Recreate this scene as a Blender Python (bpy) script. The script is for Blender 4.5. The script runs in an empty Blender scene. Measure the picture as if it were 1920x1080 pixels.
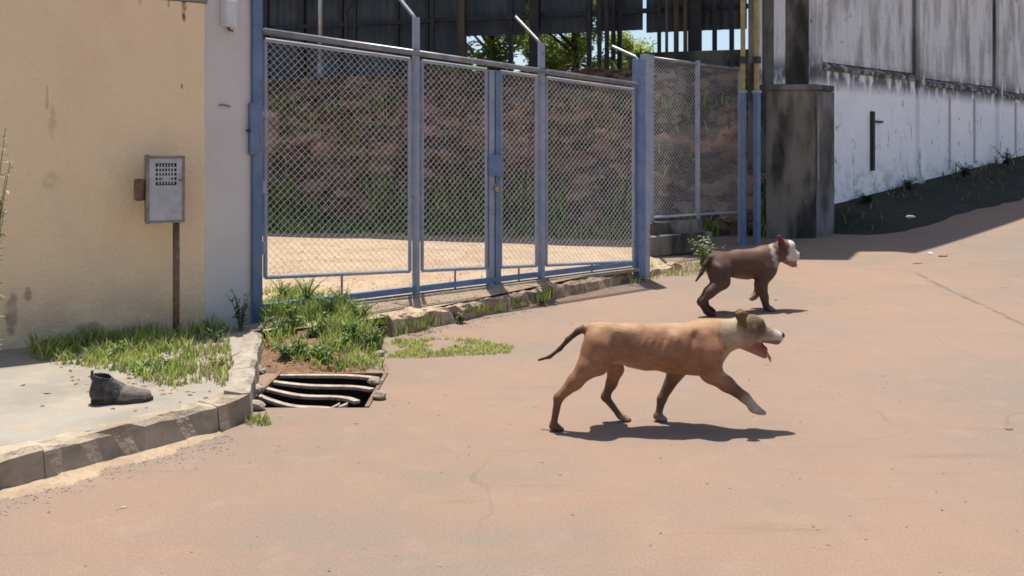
import bpy, bmesh, math, random
import numpy as np
from mathutils import Vector, Matrix, noise as mnoise

random.seed(7)
rng = np.random.default_rng(7)
scene = bpy.context.scene
COL = scene.collection

# ---------------------------------------------------------------- camera / sky / sun / exposure
CAM_H = 1.40
FPX, CX, HY = 1600.0, 960.0, 290.0            # focal length in photo pixels, principal column, horizon row
cam = bpy.data.cameras.new('camera')
cam.sensor_width = 36.0
cam.lens = 36.0 * FPX / 1920.0
cam.shift_y = -(540.0 - HY) / 1920.0
cam.clip_start, cam.clip_end = 0.05, 2000.0
cam_o = bpy.data.objects.new('camera', cam); COL.objects.link(cam_o)
cam_o.location = (0, 0, CAM_H)
cam_o.rotation_euler = (math.radians(90), 0, 0)
scene.camera = cam_o

SHADOW = Vector((0.035, -0.245, -1.0))          # direction sunlight travels
sun_dir = (-SHADOW).normalized()
world = bpy.data.worlds.new('World'); scene.world = world
world.use_nodes = True
wn = world.node_tree.nodes; wl = world.node_tree.links
wn.clear()
sky = wn.new('ShaderNodeTexSky'); sky.sky_type = 'NISHITA'; sky.sun_disc = False
sky.sun_elevation = math.asin(sun_dir.z)
sky.sun_rotation = math.atan2(sun_dir.x, sun_dir.y)
sky.air_density = 1.0; sky.dust_density = 1.5
bg = wn.new('ShaderNodeBackground'); bg.inputs['Strength'].default_value = 0.08
wo = wn.new('ShaderNodeOutputWorld')
wl.new(sky.outputs[0], bg.inputs[0]); wl.new(bg.outputs[0], wo.inputs[0])
sun = bpy.data.lights.new('sun', 'SUN'); sun.energy = 3.7; sun.angle = math.radians(0.5)
sun.color = (1.0, 0.94, 0.85)
sun_o = bpy.data.objects.new('sun', sun); COL.objects.link(sun_o)
sun_o.location = (-2, 10, 30)
sun_o.rotation_euler = SHADOW.to_track_quat('-Z', 'Y').to_euler()
scene.view_settings.view_transform = 'Standard'
scene.view_settings.look = 'None'
scene.view_settings.exposure = 1.02
scene.view_settings.gamma = 1.0
scene.view_settings.use_curve_mapping = False
scene.render.engine = 'CYCLES'
scene.cycles.use_denoising = True
scene.cycles.filter_width = 1.7
scene.cycles.max_bounces = 8

# ---------------------------------------------------------------- helpers
def W(px, py, z):
    """point of height z seen at photo pixel (px, py)"""
    d = FPX * (CAM_H - z) / (py - HY)
    return Vector(((px - CX) / FPX * d, d, z))
def D(px, py, d):
    """point at distance d seen at photo pixel (px, py)"""
    return Vector(((px - CX) / FPX * d, d, CAM_H - (py - HY) * d / FPX))

def node_mat(name, rough=0.85, metal=0.0, spec=0.3):
    m = bpy.data.materials.new(name); m.use_nodes = True
    nt = m.node_tree
    b = nt.nodes['Principled BSDF']
    b.inputs['Roughness'].default_value = rough
    b.inputs['Metallic'].default_value = metal
    b.inputs['Specular IOR Level'].default_value = spec
    return m, nt, b
def N(nt, t, **kw):
    n = nt.nodes.new(t)
    for k, v in kw.items():
        if k in n.inputs: n.inputs[k].default_value = v
        else: setattr(n, k, v)
    return n
def coords(nt, scale=(1, 1, 1), rot=(0, 0, 0)):
    tc = N(nt, 'ShaderNodeTexCoord'); mp = N(nt, 'ShaderNodeMapping')
    mp.inputs['Scale'].default_value = scale; mp.inputs['Rotation'].default_value = rot
    nt.links.new(tc.outputs['Object'], mp.inputs['Vector'])
    return mp.outputs[0]
def noise_fac(nt, scale, detail=4, rough=0.6, lo=0.35, hi=0.65, vec=None, stretch=(1, 1, 1), rot=(0, 0, 0)):
    n = N(nt, 'ShaderNodeTexNoise'); n.inputs['Scale'].default_value = scale
    n.inputs['Detail'].default_value = detail; n.inputs['Roughness'].default_value = rough
    nt.links.new(vec if vec else coords(nt, stretch, rot), n.inputs['Vector'])
    r = N(nt, 'ShaderNodeMapRange'); r.inputs['From Min'].default_value = lo; r.inputs['From Max'].default_value = hi
    r.interpolation_type = 'SMOOTHSTEP'
    nt.links.new(n.outputs['Fac'], r.inputs['Value'])
    return r.outputs[0]
def rgb(c): return (c[0], c[1], c[2], 1.0)
def mixc(nt, fac, a, b, strength=None):
    m = N(nt, 'ShaderNodeMix'); m.data_type = 'RGBA'
    if strength is not None:
        k = N(nt, 'ShaderNodeMath'); k.operation = 'MULTIPLY'; k.inputs[1].default_value = strength
        nt.links.new(fac, k.inputs[0]); fac = k.outputs[0]
    if isinstance(fac, (int, float)): m.inputs[0].default_value = fac
    else: nt.links.new(fac, m.inputs[0])
    for i, c in ((6, a), (7, b)):
        if isinstance(c, (tuple, list)): m.inputs[i].default_value = rgb(c)
        else: nt.links.new(c, m.inputs[i])
    return m.outputs[2]
def math1(nt, op, a, b=None, clamp=False):
    k = N(nt, 'ShaderNodeMath'); k.operation = op; k.use_clamp = clamp
    for i, v in enumerate((a, b)):
        if v is None: continue
        if isinstance(v, (int, float)): k.inputs[i].default_value = v
        else: nt.links.new(v, k.inputs[i])
    return k.outputs[0]
def sstep(nt, v, lo, hi):
    r = N(nt, 'ShaderNodeMapRange'); r.interpolation_type = 'SMOOTHSTEP'
    if lo < hi:
        r.inputs['From Min'].default_value = lo; r.inputs['From Max'].default_value = hi
    else:
        r.inputs['From Min'].default_value = hi; r.inputs['From Max'].default_value = lo
        r.inputs['To Min'].default_value = 1.0; r.inputs['To Max'].default_value = 0.0
    nt.links.new(v, r.inputs['Value']); return r.outputs[0]
def bump(nt, b, fac, strength=0.4, dist=0.01):
    k = N(nt, 'ShaderNodeBump'); k.inputs['Strength'].default_value = strength; k.inputs['Distance'].default_value = dist
    nt.links.new(fac, k.inputs['Height']); nt.links.new(k.outputs[0], b.inputs['Normal'])
def simple(name, c1, c2, scale=8, rough=0.85, metal=0.0, c3=None, s3=40, k3=0.5, l3=0.45, h3=0.7, bs=0.3, bd=0.01, stretch=(1, 1, 1), spec=0.3):
    m, nt, b = node_mat(name, rough, metal, spec)
    col = mixc(nt, noise_fac(nt, scale, stretch=stretch), c1, c2)
    f3 = noise_fac(nt, s3, 5, lo=l3, hi=h3, stretch=stretch)
    if c3: col = mixc(nt, f3, col, c3, k3)
    nt.links.new(col, b.inputs['Base Color'])
    if bs: bump(nt, b, noise_fac(nt, s3, 5, lo=0.2, hi=0.8, stretch=stretch), bs, bd)
    return m
def attr_mat(name, attr, rough=0.7, transl=0.0, var=0.25, scale=30, spec=0.3):
    m, nt, b = node_mat(name, rough, 0, spec)
    a = N(nt, 'ShaderNodeAttribute'); a.attribute_name = attr
    nt.links.new(a.outputs['Color'], b.inputs['Base Color'])
    if transl:
        out = nt.nodes['Material Output']
        t = N(nt, 'ShaderNodeBsdfTranslucent'); nt.links.new(a.outputs['Color'], t.inputs['Color'])
        mx = N(nt, 'ShaderNodeMixShader'); mx.inputs[0].default_value = transl
        nt.links.new(b.outputs[0], mx.inputs[1]); nt.links.new(t.outputs[0], mx.inputs[2])
        nt.links.new(mx.outputs[0], out.inputs[0])
    return m

def tag(o, label=None, cat=None, group=None, kind=None):
    if label: o['label'] = label
    if cat: o['category'] = cat
    if group: o['group'] = group
    if kind: o['kind'] = kind
    return o
def thing(name, loc, label, cat, group=None):
    o = bpy.data.objects.new(name, None); COL.objects.link(o)
    o.location = loc; o.empty_display_size = 0.1
    return tag(o, label, cat, group)
def link_mesh(name, me, m, parent=None):
    """mesh in world coordinates -> object; child meshes keep the root's location as origin"""
    o = bpy.data.objects.new(name, me); COL.objects.link(o)
    if m is not None:
        for mm in (m if isinstance(m, (list, tuple)) else [m]): me.materials.append(mm)
    if parent is not None:
        o.parent = parent
        wp = Vector((0, 0, 0)); p = parent
        while p is not None:
            wp += p.location; p = p.parent
        me.transform(Matrix.Translation(-wp))
    return o
class MB:
    def __init__(s): s.v = []; s.f = []
    def add(s, vs, fs):
        n = len(s.v); s.v += [tuple(v) for v in vs]; s.f += [tuple(i + n for i in f) for f in fs]; return s
    def box(s, c, half, ax=None, jit=0.0):
        ax = ax or (Vector((1, 0, 0)), Vector((0, 1, 0)), Vector((0, 0, 1)))
        c = Vector(c); vs = []
        for i in (-1, 1):
            for j in (-1, 1):
                for k in (-1, 1):
                    p = c + ax[0] * half[0] * i + ax[1] * half[1] * j + ax[2] * half[2] * k
                    if jit: p = p + Vector((random.uniform(-jit, jit),) * 3)
                    vs.append(p)
        return s.add(vs, [(0, 1, 3, 2), (4, 6, 7, 5), (0, 4, 5, 1), (2, 3, 7, 6), (0, 2, 6, 4), (1, 5, 7, 3)])
    def tube(s, pts, r, n=8, cap=True):
        pts = [Vector(p) for p in pts]; rs = r if isinstance(r, (list, tuple)) else [r] * len(pts)
        rings = []; prev = None
        for i, p in enumerate(pts):
            t = (pts[min(i + 1, len(pts) - 1)] - pts[max(i - 1, 0)]).normalized()
            a = Vector((0, 0, 1)) if abs(t.z) < 0.9 else Vector((1, 0, 0))
            if prev is not None: a = prev
            x = (a - t * a.dot(t)).normalized(); y = t.cross(x); prev = x
            rings.append([p + (x * math.cos(2 * math.pi * k / n + math.pi / n) + y * math.sin(2 * math.pi * k / n + math.pi / n)) * rs[i] for k in range(n)])
        vs = [v for g in rings for v in g]; fs = []
        for i in range(len(pts) - 1):
            for k in range(n):
                fs.append((i * n + k, i * n + (k + 1) % n, (i + 1) * n + (k + 1) % n, (i + 1) * n + k))
        if cap: fs += [tuple(range(n - 1, -1, -1)), tuple(range((len(pts) - 1) * n, len(pts) * n))]
        return s.add(vs, fs)
    def prism(s, poly, z0, z1):
        n = len(poly); vs = [(p[0], p[1], z0) for p in poly] + [(p[0], p[1], z1) for p in poly]
        fs = [tuple(range(n - 1, -1, -1)), tuple(range(n, 2 * n))] + [(i, (i + 1) % n, (i + 1) % n + n, i + n) for i in range(n)]
        return s.add(vs, fs)
    def build(s, name, m, parent=None, bevel=0.0, smooth=False, seg=2):
        me = bpy.data.meshes.new(name); me.from_pydata(s.v, [], s.f)
        bm = bmesh.new(); bm.from_mesh(me); bmesh.ops.recalc_face_normals(bm, faces=bm.faces)
        if bevel:
            bmesh.ops.bevel(bm, geom=[e for e in bm.edges if e.is_manifold and e.calc_face_angle(0) > 0.5], offset=bevel, segments=seg, affect='EDGES', profile=0.6)
        bm.to_mesh(me); bm.free()
        if smooth:
            for p in me.polygons: p.use_smooth = True
        return link_mesh(name, me, m, parent)
def np_mesh(name, verts, faces_flat, counts, color=None, attr='tint', smooth=False):
    me = bpy.data.meshes.new(name)
    verts = np.asarray(verts, np.float32); ff = np.asarray(faces_flat, np.int32); cn = np.asarray(counts, np.int32)
    me.vertices.add(len(verts)); me.vertices.foreach_set('co', verts.ravel())
    me.loops.add(len(ff)); me.loops.foreach_set('vertex_index', ff)
    me.polygons.add(len(cn)); st = np.concatenate(([0], np.cumsum(cn)[:-1])).astype(np.int32)
    me.polygons.foreach_set('loop_start', st)
    me.polygons.foreach_set('use_smooth', np.full(len(cn), smooth))
    me.update(calc_edges=True)
    if color is not None:
        ca = me.color_attributes.new(attr, 'FLOAT_COLOR', 'POINT')
        c = np.ones((len(verts), 4), np.float32); c[:, :3] = color
        ca.data.foreach_set('color', c.ravel())
    return me
def fbm(x, y, z=0.0, o=4):
    return mnoise.fractal(Vector((x, y, z)), 1.0, 2.0, o, noise_basis='PERLIN_ORIGINAL')

# ---- street frame: u along the white wall, n from the wall out to the street
U = Vector((0.7715, 0.6362, 0)); NV = Vector((0.6362, -0.7715, 0)); UP = Vector((0, 0, 1))
W0 = Vector((5.12, 14.0, 0))
def road_z(x, y):
    s = (x - W0.x) * U.x + (y - W0.y) * U.y
    k = 1.2
    r = 0.081 * k * math.log1p(math.exp(min(40, (s + 2.7) / k)))
    return min(r, 2.6)
def wall_z(s):                                    # ground line at the foot of the white wall
    return 0.55 + 0.10 * max(s, -2.5)

# ---------------------------------------------------------------- materials
def make_road_mat():
    m, nt, b = node_mat('dusty_asphalt', 0.9, 0, 0.2)
    v = coords(nt)
    base = mixc(nt, noise_fac(nt, 0.35, 5, lo=0.35, hi=0.65), (0.233, 0.172, 0.134), (0.277, 0.185, 0.130))
    base = mixc(nt, noise_fac(nt, 0.42, 6, 0.65, lo=0.44, hi=0.60, stretch=(1, 1.5, 1)), base, (0.203, 0.170, 0.136), 0.65)
    base = mixc(nt, noise_fac(nt, 4.5, 6, 0.7, lo=0.5, hi=0.75), base, (0.302, 0.225, 0.172), 0.5)
    base = mixc(nt, noise_fac(nt, 1.3, 6, 0.7, lo=0.52, hi=0.72, stretch=(0.45, 2.4, 1)), base, (0.297, 0.181, 0.123), 0.6)
    base = mixc(nt, noise_fac(nt, 2.2, 5, 0.7, lo=0.58, hi=0.72, stretch=(0.30, 3.5, 1), rot=(0, 0, 0.12)), base, (0.148, 0.116, 0.091), 0.40)
    spots = noise_fac(nt, 3.3, 3, 0.5, lo=0.70, hi=0.76)
    base = mixc(nt, spots, base, (0.099, 0.076, 0.060), 0.6)
    grit = noise_fac(nt, 110, 3, 0.7, lo=0.42, hi=0.62)
    base = mixc(nt, grit, base, (0.114, 0.088, 0.071), 0.30)
    agg = N(nt, 'ShaderNodeTexVoronoi'); agg.inputs['Scale'].default_value = 75
    nt.links.new(v, agg.inputs['Vector'])
    base = mixc(nt, sstep(nt, agg.outputs['Distance'], 0.22, 0.10), base, (0.396, 0.323, 0.251), 0.28)
    # hairline cracks
    wv = N(nt, 'ShaderNodeTexNoise'); wv.inputs['Scale'].default_value = 2.5; wv.inputs['Detail'].default_value = 5
    nt.links.new(v, wv.inputs['Vector'])
    mv = N(nt, 'ShaderNodeMix'); mv.data_type = 'VECTOR'; mv.inputs[0].default_value = 0.18
    nt.links.new(v, mv.inputs[4]); nt.links.new(wv.outputs['Color'], mv.inputs[5])
    vo = N(nt, 'ShaderNodeTexVoronoi'); vo.feature = 'DISTANCE_TO_EDGE'; vo.inputs['Scale'].default_value = 0.75
    nt.links.new(mv.outputs[1], vo.inputs['Vector'])
    crk = math1(nt, 'MULTIPLY', sstep(nt, vo.outputs['Distance'], 0.007, 0.002), noise_fac(nt, 0.5, 3, lo=0.50, hi=0.62))
    base = mixc(nt, crk, base, (0.119, 0.088, 0.068), 0.38)
    base = mixc(nt, noise_fac(nt, 0.16, 3, lo=0.42, hi=0.62), base, (0.271, 0.183, 0.141), 0.35)
    # repaired seam across the road
    sep = N(nt, 'ShaderNodeSeparateXYZ'); nt.links.new(v, sep.inputs[0])
    a, c = W(1715, 520, 0.0), W(1935, 618, 0.0)
    dx, dy = (c - a).normalized()[:2]
    wob = N(nt, 'ShaderNodeTexNoise'); wob.inputs['Scale'].default_value = 3.0; nt.links.new(v, wob.inputs['Vector'])
    dist = math1(nt, 'ADD', math1(nt, 'MULTIPLY', sep.outputs[0], -dy), math1(nt, 'MULTIPLY', sep.outputs[1], dx))
    dist = math1(nt, 'ADD', math1(nt, 'SUBTRACT', dist, -a.x * dy + a.y * dx), math1(nt, 'MULTIPLY', math1(nt, 'SUBTRACT', wob.outputs[0], 0.5), 0.12))
    seam = sstep(nt, math1(nt, 'ABSOLUTE', dist), 0.035, 0.012)
    along = math1(nt, 'ADD', math1(nt, 'MULTIPLY', sep.outputs[0], dx), math1(nt, 'MULTIPLY', sep.outputs[1], dy))
    seam = math1(nt, 'MULTIPLY', seam, sstep(nt, along, (a.x * dx + a.y * dy) - 0.4, (a.x * dx + a.y * dy) + 0.2))
    base = mixc(nt, math1(nt, 'MULTIPLY', seam, noise_fac(nt, 7, 4, lo=0.3, hi=0.55)), base, (0.109, 0.083, 0.068), 0.65)
    nt.links.new(base, b.inputs['Base Color'])
    bump(nt, b, noise_fac(nt, 45, 7, 0.8, lo=0.2, hi=0.8), 0.4, 0.008)
    return m
M = {}
M['road'] = make_road_mat()
M['sand'] = simple('gutter_sand', (0.360, 0.274, 0.180), (0.288, 0.202, 0.137), 5, c3=(0.216, 0.151, 0.108), s3=45, k3=0.6)
M['yard'] = simple('yard_gravel', (0.389, 0.288, 0.187), (0.312, 0.210, 0.132), 2.2, c3=(0.483, 0.405, 0.312), s3=28, k3=0.55, bs=0.6, bd=0.02)
M['concrete'] = simple('worn_concrete', (0.275, 0.250, 0.215), (0.215, 0.195, 0.160), 1.8, c3=(0.33, 0.265, 0.185), s3=6, k3=0.6, bs=0.5, bd=0.01)
M['kerb'] = simple('kerb_concrete', (0.400, 0.325, 0.245), (0.270, 0.215, 0.155), 3.5, c3=(0.140, 0.120, 0.080), s3=9, k3=0.6, bs=0.8, bd=0.02)
M['kerb_light'] = simple('kerb_concrete_pale', (0.355, 0.307, 0.251), (0.267, 0.218, 0.169), 4, c3=(0.145, 0.113, 0.088), s3=24, k3=0.5, bs=0.7, bd=0.015)
M['soil'] = simple('red_soil', (0.271, 0.149, 0.077), (0.189, 0.108, 0.064), 6, c3=(0.325, 0.207, 0.117), s3=35, k3=0.5, bs=0.8, bd=0.03)
M['blue'] = simple('blue_paint', (0.105, 0.165, 0.290), (0.155, 0.215, 0.325), 5, rough=0.55, c3=(0.17, 0.10, 0.065), s3=16, k3=0.75, l3=0.60, h3=0.68, bs=0.25, bd=0.003, spec=0.4)
M['bluegrey'] = simple('faded_blue_paint', (0.235, 0.275, 0.350), (0.320, 0.345, 0.385), 4, rough=0.5, c3=(0.20, 0.13, 0.09), s3=18, k3=0.7, l3=0.60, h3=0.68, bs=0.2, bd=0.003, spec=0.4)
M['rail'] = simple('weathered_rail', (0.17, 0.175, 0.19), (0.26, 0.26, 0.27), 7, rough=0.38, metal=0.5, c3=(0.15, 0.11, 0.09), s3=14, k3=0.6, l3=0.55, h3=0.66, bs=0.15, bd=0.003, spec=0.5)
M['kerb_tan'] = simple('crumbling_kerb', (0.522, 0.392, 0.254), (0.362, 0.268, 0.181), 5, c3=(0.145, 0.109, 0.072), s3=15, k3=0.7, bs=0.9, bd=0.03)
M['galv'] = simple('galvanised_steel', (0.42, 0.43, 0.46), (0.52, 0.52, 0.53), 9, rough=0.45, metal=0.55, bs=0.0)
M['wire'] = simple('galvanised_wire', (0.50, 0.51, 0.53), (0.62, 0.62, 0.62), 12, rough=0.5, metal=0.3, bs=0.0)
M['rust'] = simple('rusty_steel', (0.17, 0.10, 0.065), (0.26, 0.16, 0.10), 14, rough=0.75, metal=0.1, c3=(0.10, 0.06, 0.045), s3=50, k3=0.6, bs=0.4, bd=0.003)
M['grate'] = simple('grate_steel', (0.36, 0.29, 0.23), (0.46, 0.38, 0.32), 12, rough=0.6, metal=0.25, c3=(0.20, 0.11, 0.07), s3=30, k3=0.6, bs=0.3, bd=0.003)
M['dark'] = simple('dark_void', (0.015, 0.013, 0.012), (0.03, 0.025, 0.02), 6, rough=0.9, bs=0)
M['cabinet'] = simple('cabinet_grey', (0.383, 0.378, 0.393), (0.468, 0.458, 0.468), 7, rough=0.6, c3=(0.319, 0.266, 0.223), s3=18, k3=0.4, bs=0.1, bd=0.002)
M['cabinet_trim'] = simple('cabinet_trim', (0.22, 0.18, 0.15), (0.30, 0.25, 0.21), 12, rough=0.7, c3=(0.14, 0.10, 0.08), s3=40, k3=0.5, bs=0.2, bd=0.002)
M['white_box'] = simple('white_plastic', (0.670, 0.648, 0.648), (0.594, 0.572, 0.562), 6, rough=0.5, bs=0)
M['pier'] = simple('stained_concrete', (0.211, 0.186, 0.155), (0.062, 0.056, 0.046), 1.7, c3=(0.019, 0.019, 0.016), s3=3.2, k3=0.9, bs=0.5, bd=0.02, stretch=(1, 1, 0.35))
M['ochre'] = simple('ochre_paint', (0.42, 0.32, 0.13), (0.34, 0.25, 0.11), 5, rough=0.6, c3=(0.16, 0.12, 0.08), s3=20, k3=0.5, bs=0.1, bd=0.002)
M['clad'] = simple('shed_sheet', (0.075, 0.095, 0.115), (0.10, 0.12, 0.14), 2.0, rough=0.6, c3=(0.05, 0.05, 0.05), s3=7, k3=0.5, bs=0.1, bd=0.004, stretch=(1, 1, 0.3))
M['steel_dark'] = simple('dark_steel', (0.030, 0.032, 0.038), (0.05, 0.045, 0.042), 6, rough=0.6, bs=0.1, bd=0.003)
M['timber'] = simple('weathered_timber', (0.10, 0.075, 0.055), (0.16, 0.12, 0.085), 5, c3=(0.05, 0.04, 0.03), s3=20, k3=0.6, stretch=(1, 1, 0.15))
M['roof'] = simple('roof_sheet', (0.20, 0.19, 0.18), (0.26, 0.24, 0.22), 2, rough=0.7, bs=0.1)
M['pitsoil'] = simple('pit_soil', (0.030, 0.022, 0.016), (0.018, 0.014, 0.011), 6, c3=(0.05, 0.035, 0.025), s3=25, k3=0.4, bs=0.5)
M['stone'] = simple('stone', (0.319, 0.274, 0.228), (0.228, 0.190, 0.152), 20, c3=(0.380, 0.350, 0.304), s3=60, k3=0.4, bs=0.5, bd=0.01)
M['leather'] = simple('scuffed_leather', (0.022, 0.018, 0.018), (0.041, 0.033, 0.030), 18, rough=0.55, c3=(0.110, 0.091, 0.077), s3=34, k3=0.5, bs=0.5, bd=0.004, spec=0.4)
M['leather_toe'] = simple('dusty_leather', (0.120, 0.098, 0.086), (0.188, 0.154, 0.131), 22, rough=0.7, c3=(0.053, 0.041, 0.038), s3=40, k3=0.6, bs=0.5, bd=0.004)
M['rubber'] = simple('boot_sole', (0.035, 0.028, 0.025), (0.07, 0.055, 0.045), 30, rough=0.8, bs=0.4, bd=0.003)
M['lace'] = simple('boot_lace', (0.30, 0.26, 0.23), (0.20, 0.17, 0.15), 40, rough=0.9, bs=0)
M['grass'] = attr_mat('grass_blades', 'tint', 0.6, 0.45)
M['leaf'] = attr_mat('leaf', 'tint', 0.5, 0.35)
M['bark'] = simple('bark', (0.13, 0.095, 0.065), (0.20, 0.15, 0.10), 14, c3=(0.07, 0.05, 0.035), s3=30, k3=0.6, bs=0.6, bd=0.01)
M['black'] = simple('black_iron', (0.02, 0.02, 0.022), (0.04, 0.037, 0.035), 20, rough=0.6, bs=0.1, bd=0.002)
M['litter'] = simple('litter', (0.60, 0.58, 0.55), (0.45, 0.42, 0.40), 20, rough=0.7, bs=0.2)

def make_yellow():
    m, nt, b = node_mat('yellow_plaster', 0.9, 0, 0.15)
    ang = math.atan2(0.533, 0.846)
    v = coords(nt, rot=(0, 0, -ang))
    sep = N(nt, 'ShaderNodeSeparateXYZ'); nt.links.new(v, sep.inputs[0])
    col = mixc(nt, noise_fac(nt, 0.8, 5, lo=0.35, hi=0.65), (0.90, 0.655, 0.405), (0.85, 0.625, 0.405))
    col = mixc(nt, noise_fac(nt, 2.4, 6, 0.65, lo=0.45, hi=0.72, stretch=(1, 1, 0.5)), col, (0.80, 0.565, 0.37), 0.6)
    # splash of red earth low down, broken up by noise
    low = math1(nt, 'MULTIPLY', sstep(nt, sep.outputs[2], 0.75, 0.1), noise_fac(nt, 3.0, 6, 0.7, lo=0.3, hi=0.62))
    col = mixc(nt, low, col, (0.52, 0.385, 0.275), 0.7)
    def mark(a0, z0, wx, wz, c, k, soft=0.6, nscale=9):
        ex = math1(nt, 'POWER', math1(nt, 'DIVIDE', math1(nt, 'SUBTRACT', sep.outputs[0], a0), wx), 2.0)
        ez = math1(nt, 'POWER', math1(nt, 'DIVIDE', math1(nt, 'SUBTRACT', sep.outputs[2], z0), wz), 2.0)
        wv = N(nt, 'ShaderNodeTexNoise'); wv.inputs['Scale'].default_value = 16.0; wv.inputs['Detail'].default_value = 4.0; nt.links.new(v, wv.inputs['Vector'])
        f = sstep(nt, math1(nt, 'ADD', math1(nt, 'ADD', ex, ez), math1(nt, 'MULTIPLY', math1(nt, 'SUBTRACT', wv.outputs[0], 0.5), 2.6)), 1.0, 0.1)
        f = math1(nt, 'MULTIPLY', f, noise_fac(nt, nscale, 4, lo=0.25, hi=0.55))
        return mixc(nt, f, col, c, k)
    p0 = Vector((-2.23, 6.20, 0)); u = Vector((0.846, 0.533, 0))
    def loc(px, py):                                    # wall coordinates of a spot
        k = (px - CX) / FPX
        s = (k * p0.y - p0.x) / (u.x - k * u.y); q = p0 + u * s
        q0 = p0 - u * 2.5
        return (q.x - q0.x) * math.cos(ang) + (q.y - q0.y) * math.sin(ang), CAM_H - (py - HY) * q.y / FPX
    for px, py, wx, wz, c, k in ((345, -6, 0.022, 0.22, (0.16, 0.085, 0.045), 1.0), (262, -14, 0.018, 0.11, (0.24, 0.15, 0.09), 0.9),
                                 (316, -14, 0.014, 0.11, (0.24, 0.15, 0.09), 0.9), (88, 188, 0.014, 0.10, (0.40, 0.28, 0.17), 0.55),
                                 (98, 230, 0.030, 0.12, (0.56, 0.39, 0.24), 0.5), (341, 162, 0.010, 0.022, (0.18, 0.10, 0.06), 0.9),
                                 (95, 342, 0.06, 0.09, (0.56, 0.41, 0.22), 0.5), (22, 590, 0.045, 0.16, (0.30, 0.20, 0.15), 0.75),
                                 (52, 553, 0.03, 0.05, (0.25, 0.16, 0.12), 0.7), (165, 612, 0.09, 0.05, (0.30, 0.21, 0.15), 0.7),
                                 (372, 300, 0.05, 1.3, (0.84, 0.64, 0.42), 0.6)):
        a0, z0 = loc(px, py); col = mark(a0, z0, wx, wz, c, k)
    nt.links.new(col, b.inputs['Base Color'])
    mvy = N(nt, 'ShaderNodeMix'); mvy.data_type = 'VECTOR'; mvy.inputs[0].default_value = 0.22
    wy = N(nt, 'ShaderNodeTexNoise'); wy.inputs['Scale'].default_value = 3.0; wy.inputs['Detail'].default_value = 6; nt.links.new(v, wy.inputs['Vector'])
    nt.links.new(v, mvy.inputs[4]); nt.links.new(wy.outputs['Color'], mvy.inputs[5])
    vy = N(nt, 'ShaderNodeTexVoronoi'); vy.feature = 'DISTANCE_TO_EDGE'; vy.inputs['Scale'].default_value = 1.3; nt.links.new(mvy.outputs[1], vy.inputs['Vector'])
    ck = math1(nt, 'MULTIPLY', sstep(nt, vy.outputs['Distance'], 0.006, 0.0015), noise_fac(nt, 0.9, 3, lo=0.52, hi=0.62))
    col = mixc(nt, ck, col, (0.36, 0.25, 0.16), 0.5)
    col = mixc(nt, noise_fac(nt, 26, 5, 0.7, lo=0.55, hi=0.75), col, (0.66, 0.47, 0.29), 0.35)
    nt.links.new(col, b.inputs['Base Color'])
    hgt = math1(nt, 'ADD', noise_fac(nt, 5, 6, 0.6, lo=0.2, hi=0.8), math1(nt, 'MULTIPLY', noise_fac(nt, 40, 4, 0.6, lo=0.2, hi=0.8), 0.35))
    bump(nt, b, hgt, 0.45, 0.02)
    return m
M['yellow'] = make_yellow()
M['greyplaster'] = simple('grey_plaster', (0.630, 0.575, 0.535), (0.560, 0.515, 0.485), 1.5, c3=(0.68, 0.62, 0.57), s3=6, k3=0.4, bs=0.4, bd=0.012)

def make_white_wall():
    m, nt, b = node_mat('white_limewash', 0.9, 0, 0.15)
    ang = math.atan2(U.y, U.x)
    v = coords(nt, rot=(0, 0, -ang))
    sep = N(nt, 'ShaderNodeSeparateXYZ'); nt.links.new(v, sep.inputs[0])
    z = sep.outputs[2]
    def st(scale, stretch, lo, hi, det=6):
        mp = N(nt, 'ShaderNodeMapping'); mp.inputs['Scale'].default_value = stretch; nt.links.new(v, mp.inputs['Vector'])
        return noise_fac(nt, scale, det, 0.65, lo, hi, vec=mp.outputs[0])
    col = mixc(nt, noise_fac(nt, 1.2, 5), (0.90, 0.90, 0.91), (0.84, 0.84, 0.86))
    up = sstep(nt, z, 2.75, 3.0)
    col = mixc(nt, up, col, (0.62, 0.61, 0.60), 0.8)
    streak = st(1.0, (2.6, 2.6, 0.6), 0.42, 0.62)
    col = mixc(nt, math1(nt, 'MULTIPLY', streak, up), col, (0.30, 0.295, 0.28), 0.75)
    fine = st(1.0, (13, 13, 0.7), 0.54, 0.72)
    col = mixc(nt, math1(nt, 'MULTIPLY', fine, up), col, (0.16, 0.155, 0.15), 0.6)
    # mould on and just under the ledge
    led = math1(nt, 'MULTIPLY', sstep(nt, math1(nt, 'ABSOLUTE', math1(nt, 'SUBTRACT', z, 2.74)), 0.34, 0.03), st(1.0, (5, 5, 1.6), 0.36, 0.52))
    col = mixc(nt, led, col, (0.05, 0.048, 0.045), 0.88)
    lows = math1(nt, 'MULTIPLY', st(1.0, (9, 9, 1.3), 0.58, 0.68), sstep(nt, z, 2.7, 2.3))
    col = mixc(nt, lows, col, (0.16, 0.15, 0.15), 0.7)
    spots = noise_fac(nt, 5.5, 5, 0.7, lo=0.62, hi=0.68)
    col = mixc(nt, spots, col, (0.12, 0.11, 0.11), 0.6)
    foot = math1(nt, 'MULTIPLY', noise_fac(nt, 4, 6, 0.7, lo=0.45, hi=0.6), sstep(nt, z, 1.4, 0.7))
    col = mixc(nt, foot, col, (0.22, 0.20, 0.17), 0.6)
    nt.links.new(col, b.inputs['Base Color'])
    bump(nt, b, noise_fac(nt, 9, 6, lo=0.2, hi=0.8), 0.3, 0.015)
    return m
M['white'] = make_white_wall()
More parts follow.
